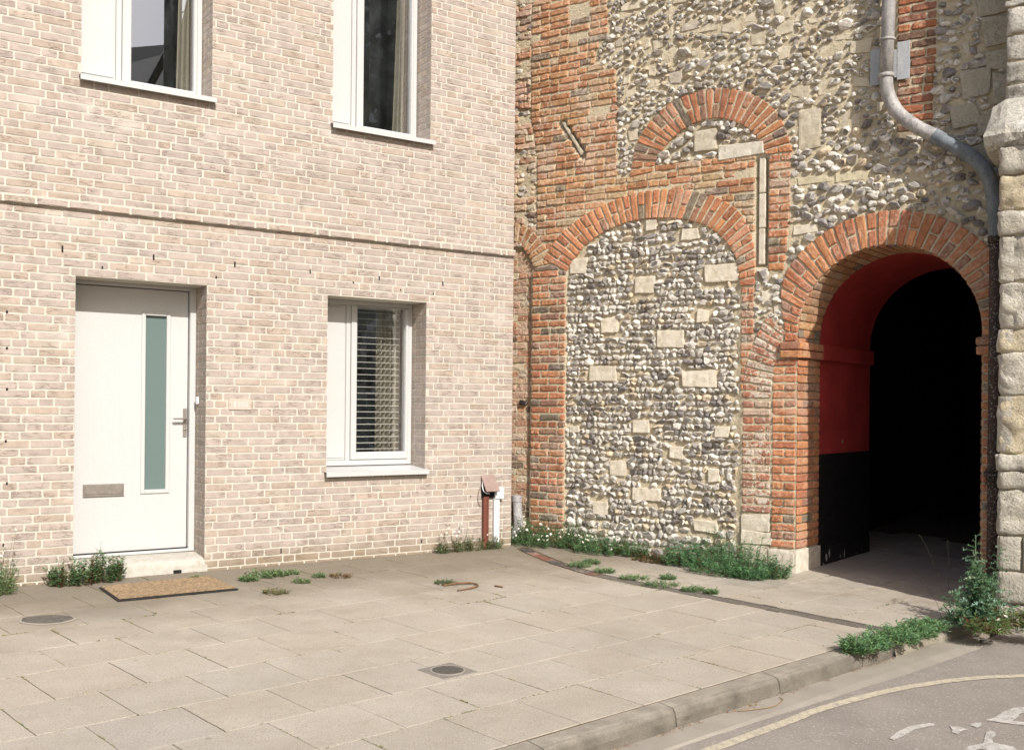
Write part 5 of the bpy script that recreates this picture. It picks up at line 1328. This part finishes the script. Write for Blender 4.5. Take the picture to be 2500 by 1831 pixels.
for (x, y, dx, dz) in [(3.05, 7.3, -.20, .60), (3.1, 7.35, -.03, .55), (3.0, 7.25, -.24, .36)]:
    pts = [G(x, y)+np.array([dx*t*t, .02*math.sin(t*4), dz*t]) for t in np.linspace(0, 1, 7)]; stem(mb, pts, .0012, (.035, .03, .016))
    for i in range(26):
        t = rt.uniform(.45, 1); p = G(x, y)+np.array([dx*t*t, .02*math.sin(t*4), dz*t])+np.array([rt.uniform(-.012, .012), rt.uniform(-.012, .012), rt.uniform(-.01, .01)]); leaf(mb, p, np.array([rt.uniform(-1, 1), rt.uniform(-1, 1), .6]), UP, .010, .006, vary((.07, .075, .03), rt))
sd = mb.build('dry_seed_stems', M['leaf'], th_)

# moss and fine grass in the paving joints
mb = MB(); rj = random.Random(77)
def tuftlet(p, s):
    for q in range(rj.randint(2, 4)):
        a = rj.uniform(0, 6.28); d = np.array([math.cos(a), math.sin(a), rj.uniform(.1, .9)]); c = rj.choice([(.28, .30, .09), (.20, .25, .08), (.34, .28, .11), (.15, .24, .09), (.28, .20, .09)])
        leaf(mb, p, d, UP, s*rj.uniform(.6, 1.4), s*.5, vary(c, rj), .3)
for (s0, s1, t0, t1) in JOINTS:
    c = ST((s0+s1)/2, (t0+t1)/2); dA = (c[:2]-AO[:2])@AN[:2]; dB = (c[:2]-BO[:2])@BN[:2]
    if c[1] < 3.2 or dB < -.3 or c[0] < -6: continue
    for side in range(2):
        for k in range(64):
            f = rj.random(); p = ST(s0+(s1-s0)*f, t0, .0) if side == 0 else ST(s0, t0+(t1-t0)*f, .0)
            dens = mn.noise(Vector((p[0]*2.3, p[1]*2.3, 7)))+mn.noise(Vector((p[0]*9, p[1]*9, 2)))*.5
            if dens < (.12 if dA > .8 else .06): continue
            if rj.random() > .75: continue
            o = np.array([rj.uniform(-.003, .003), rj.uniform(-.003, .003), -.003]); tuftlet(p+o, rj.uniform(.005, .010)*(1.6 if dens > .45 else 1))
o_ = mb.build('joint_moss', M['leaf']); tag(o_, kind='stuff')
# litter in the gutter and at the wall foot
mb = MB()
for k in range(900):
    s = rj.uniform(2.2, 6.4); dens = mn.noise(Vector((s*4, 3, 1)))
    if dens < -.05: continue
    t = -3.205+abs(rj.gauss(0, .012)); p = ST(s, t, -.097); a = rj.uniform(0, 6.28); leaf(mb, p, np.array([math.cos(a), math.sin(a), rj.uniform(0, .5)]), UP, rj.uniform(.006, .018), rj.uniform(.003, .008), vary(rj.choice([(.40, .25, .14), (.30, .13, .07), (.48, .36, .22), (.22, .14, .08)]), rj), .3)
for k in range(700):
    u = rj.uniform(.1, 4.6); p = FA(u, 0, abs(rj.gauss(0.0, .03))+.004); p = G(p[0], p[1], .003); a = rj.uniform(0, 6.28)
    if mn.noise(Vector((u*2, 1, 1))) < 0: continue
    leaf(mb, p, np.array([math.cos(a), math.sin(a), rj.uniform(0, .6)]), UP, rj.uniform(.004, .014), rj.uniform(.003, .006), vary(rj.choice([(.30, .22, .12), (.20, .15, .08), (.14, .15, .06)]), rj), .3)
tag(mb.build('leaf_litter', M['leaf']), kind='stuff')
mb = MB(); tw = spline([G(-.52, 8.08, .008), G(-.42, 8.14, .014), G(-.30, 8.17, .014), G(-.25, 8.08, .012), G(-.33, 7.96, .009), G(-.40, 7.90, .007)], 5)
tube(mb, tw, .008, 7, rs=[.0045+.003*abs(mn.noise(Vector((i*1.3, 0, 0))))+.004*(1-i/len(tw)) for i in range(len(tw))]); tag(mb.build('twig', M['twig'], loc=G(-.36, 8.05)), 'curved brown twig lying on the dark paving below the window', 'twig')
mb = MB(); tube(mb, [G(-.12, 8.12, .006), G(-.06, 8.08, .008)], .007, 6); tag(mb.build('twig', M['twig'], loc=G(-.1, 8.1)), 'short broken twig right of the curved one', 'twig')
mb = MB(); tube(mb, spline([ST(4.55, -3.17, -.092), ST(4.75, -3.10, -.09), ST(4.9, -3.13, -.092), ST(4.93, -3.17, -.09)], 5), .0025, 5, (.3, .1, .07)); tag(mb.build('leaf_stalk', M['dirt'], loc=ST(4.7, -3.13, -.09)), 'thin reddish leaf stalk lying in the gutter by the kerb', 'leaf stalk')
mb = MB(); tube(mb, [ST(7.13, -3.02, -.085), ST(7.19, -2.97, -.085)], .016, 8); tag(mb.build('stone', M['kerb'], loc=ST(7.16, -3, -.085)), 'small pale stone lying on the road below the buttress', 'stone')
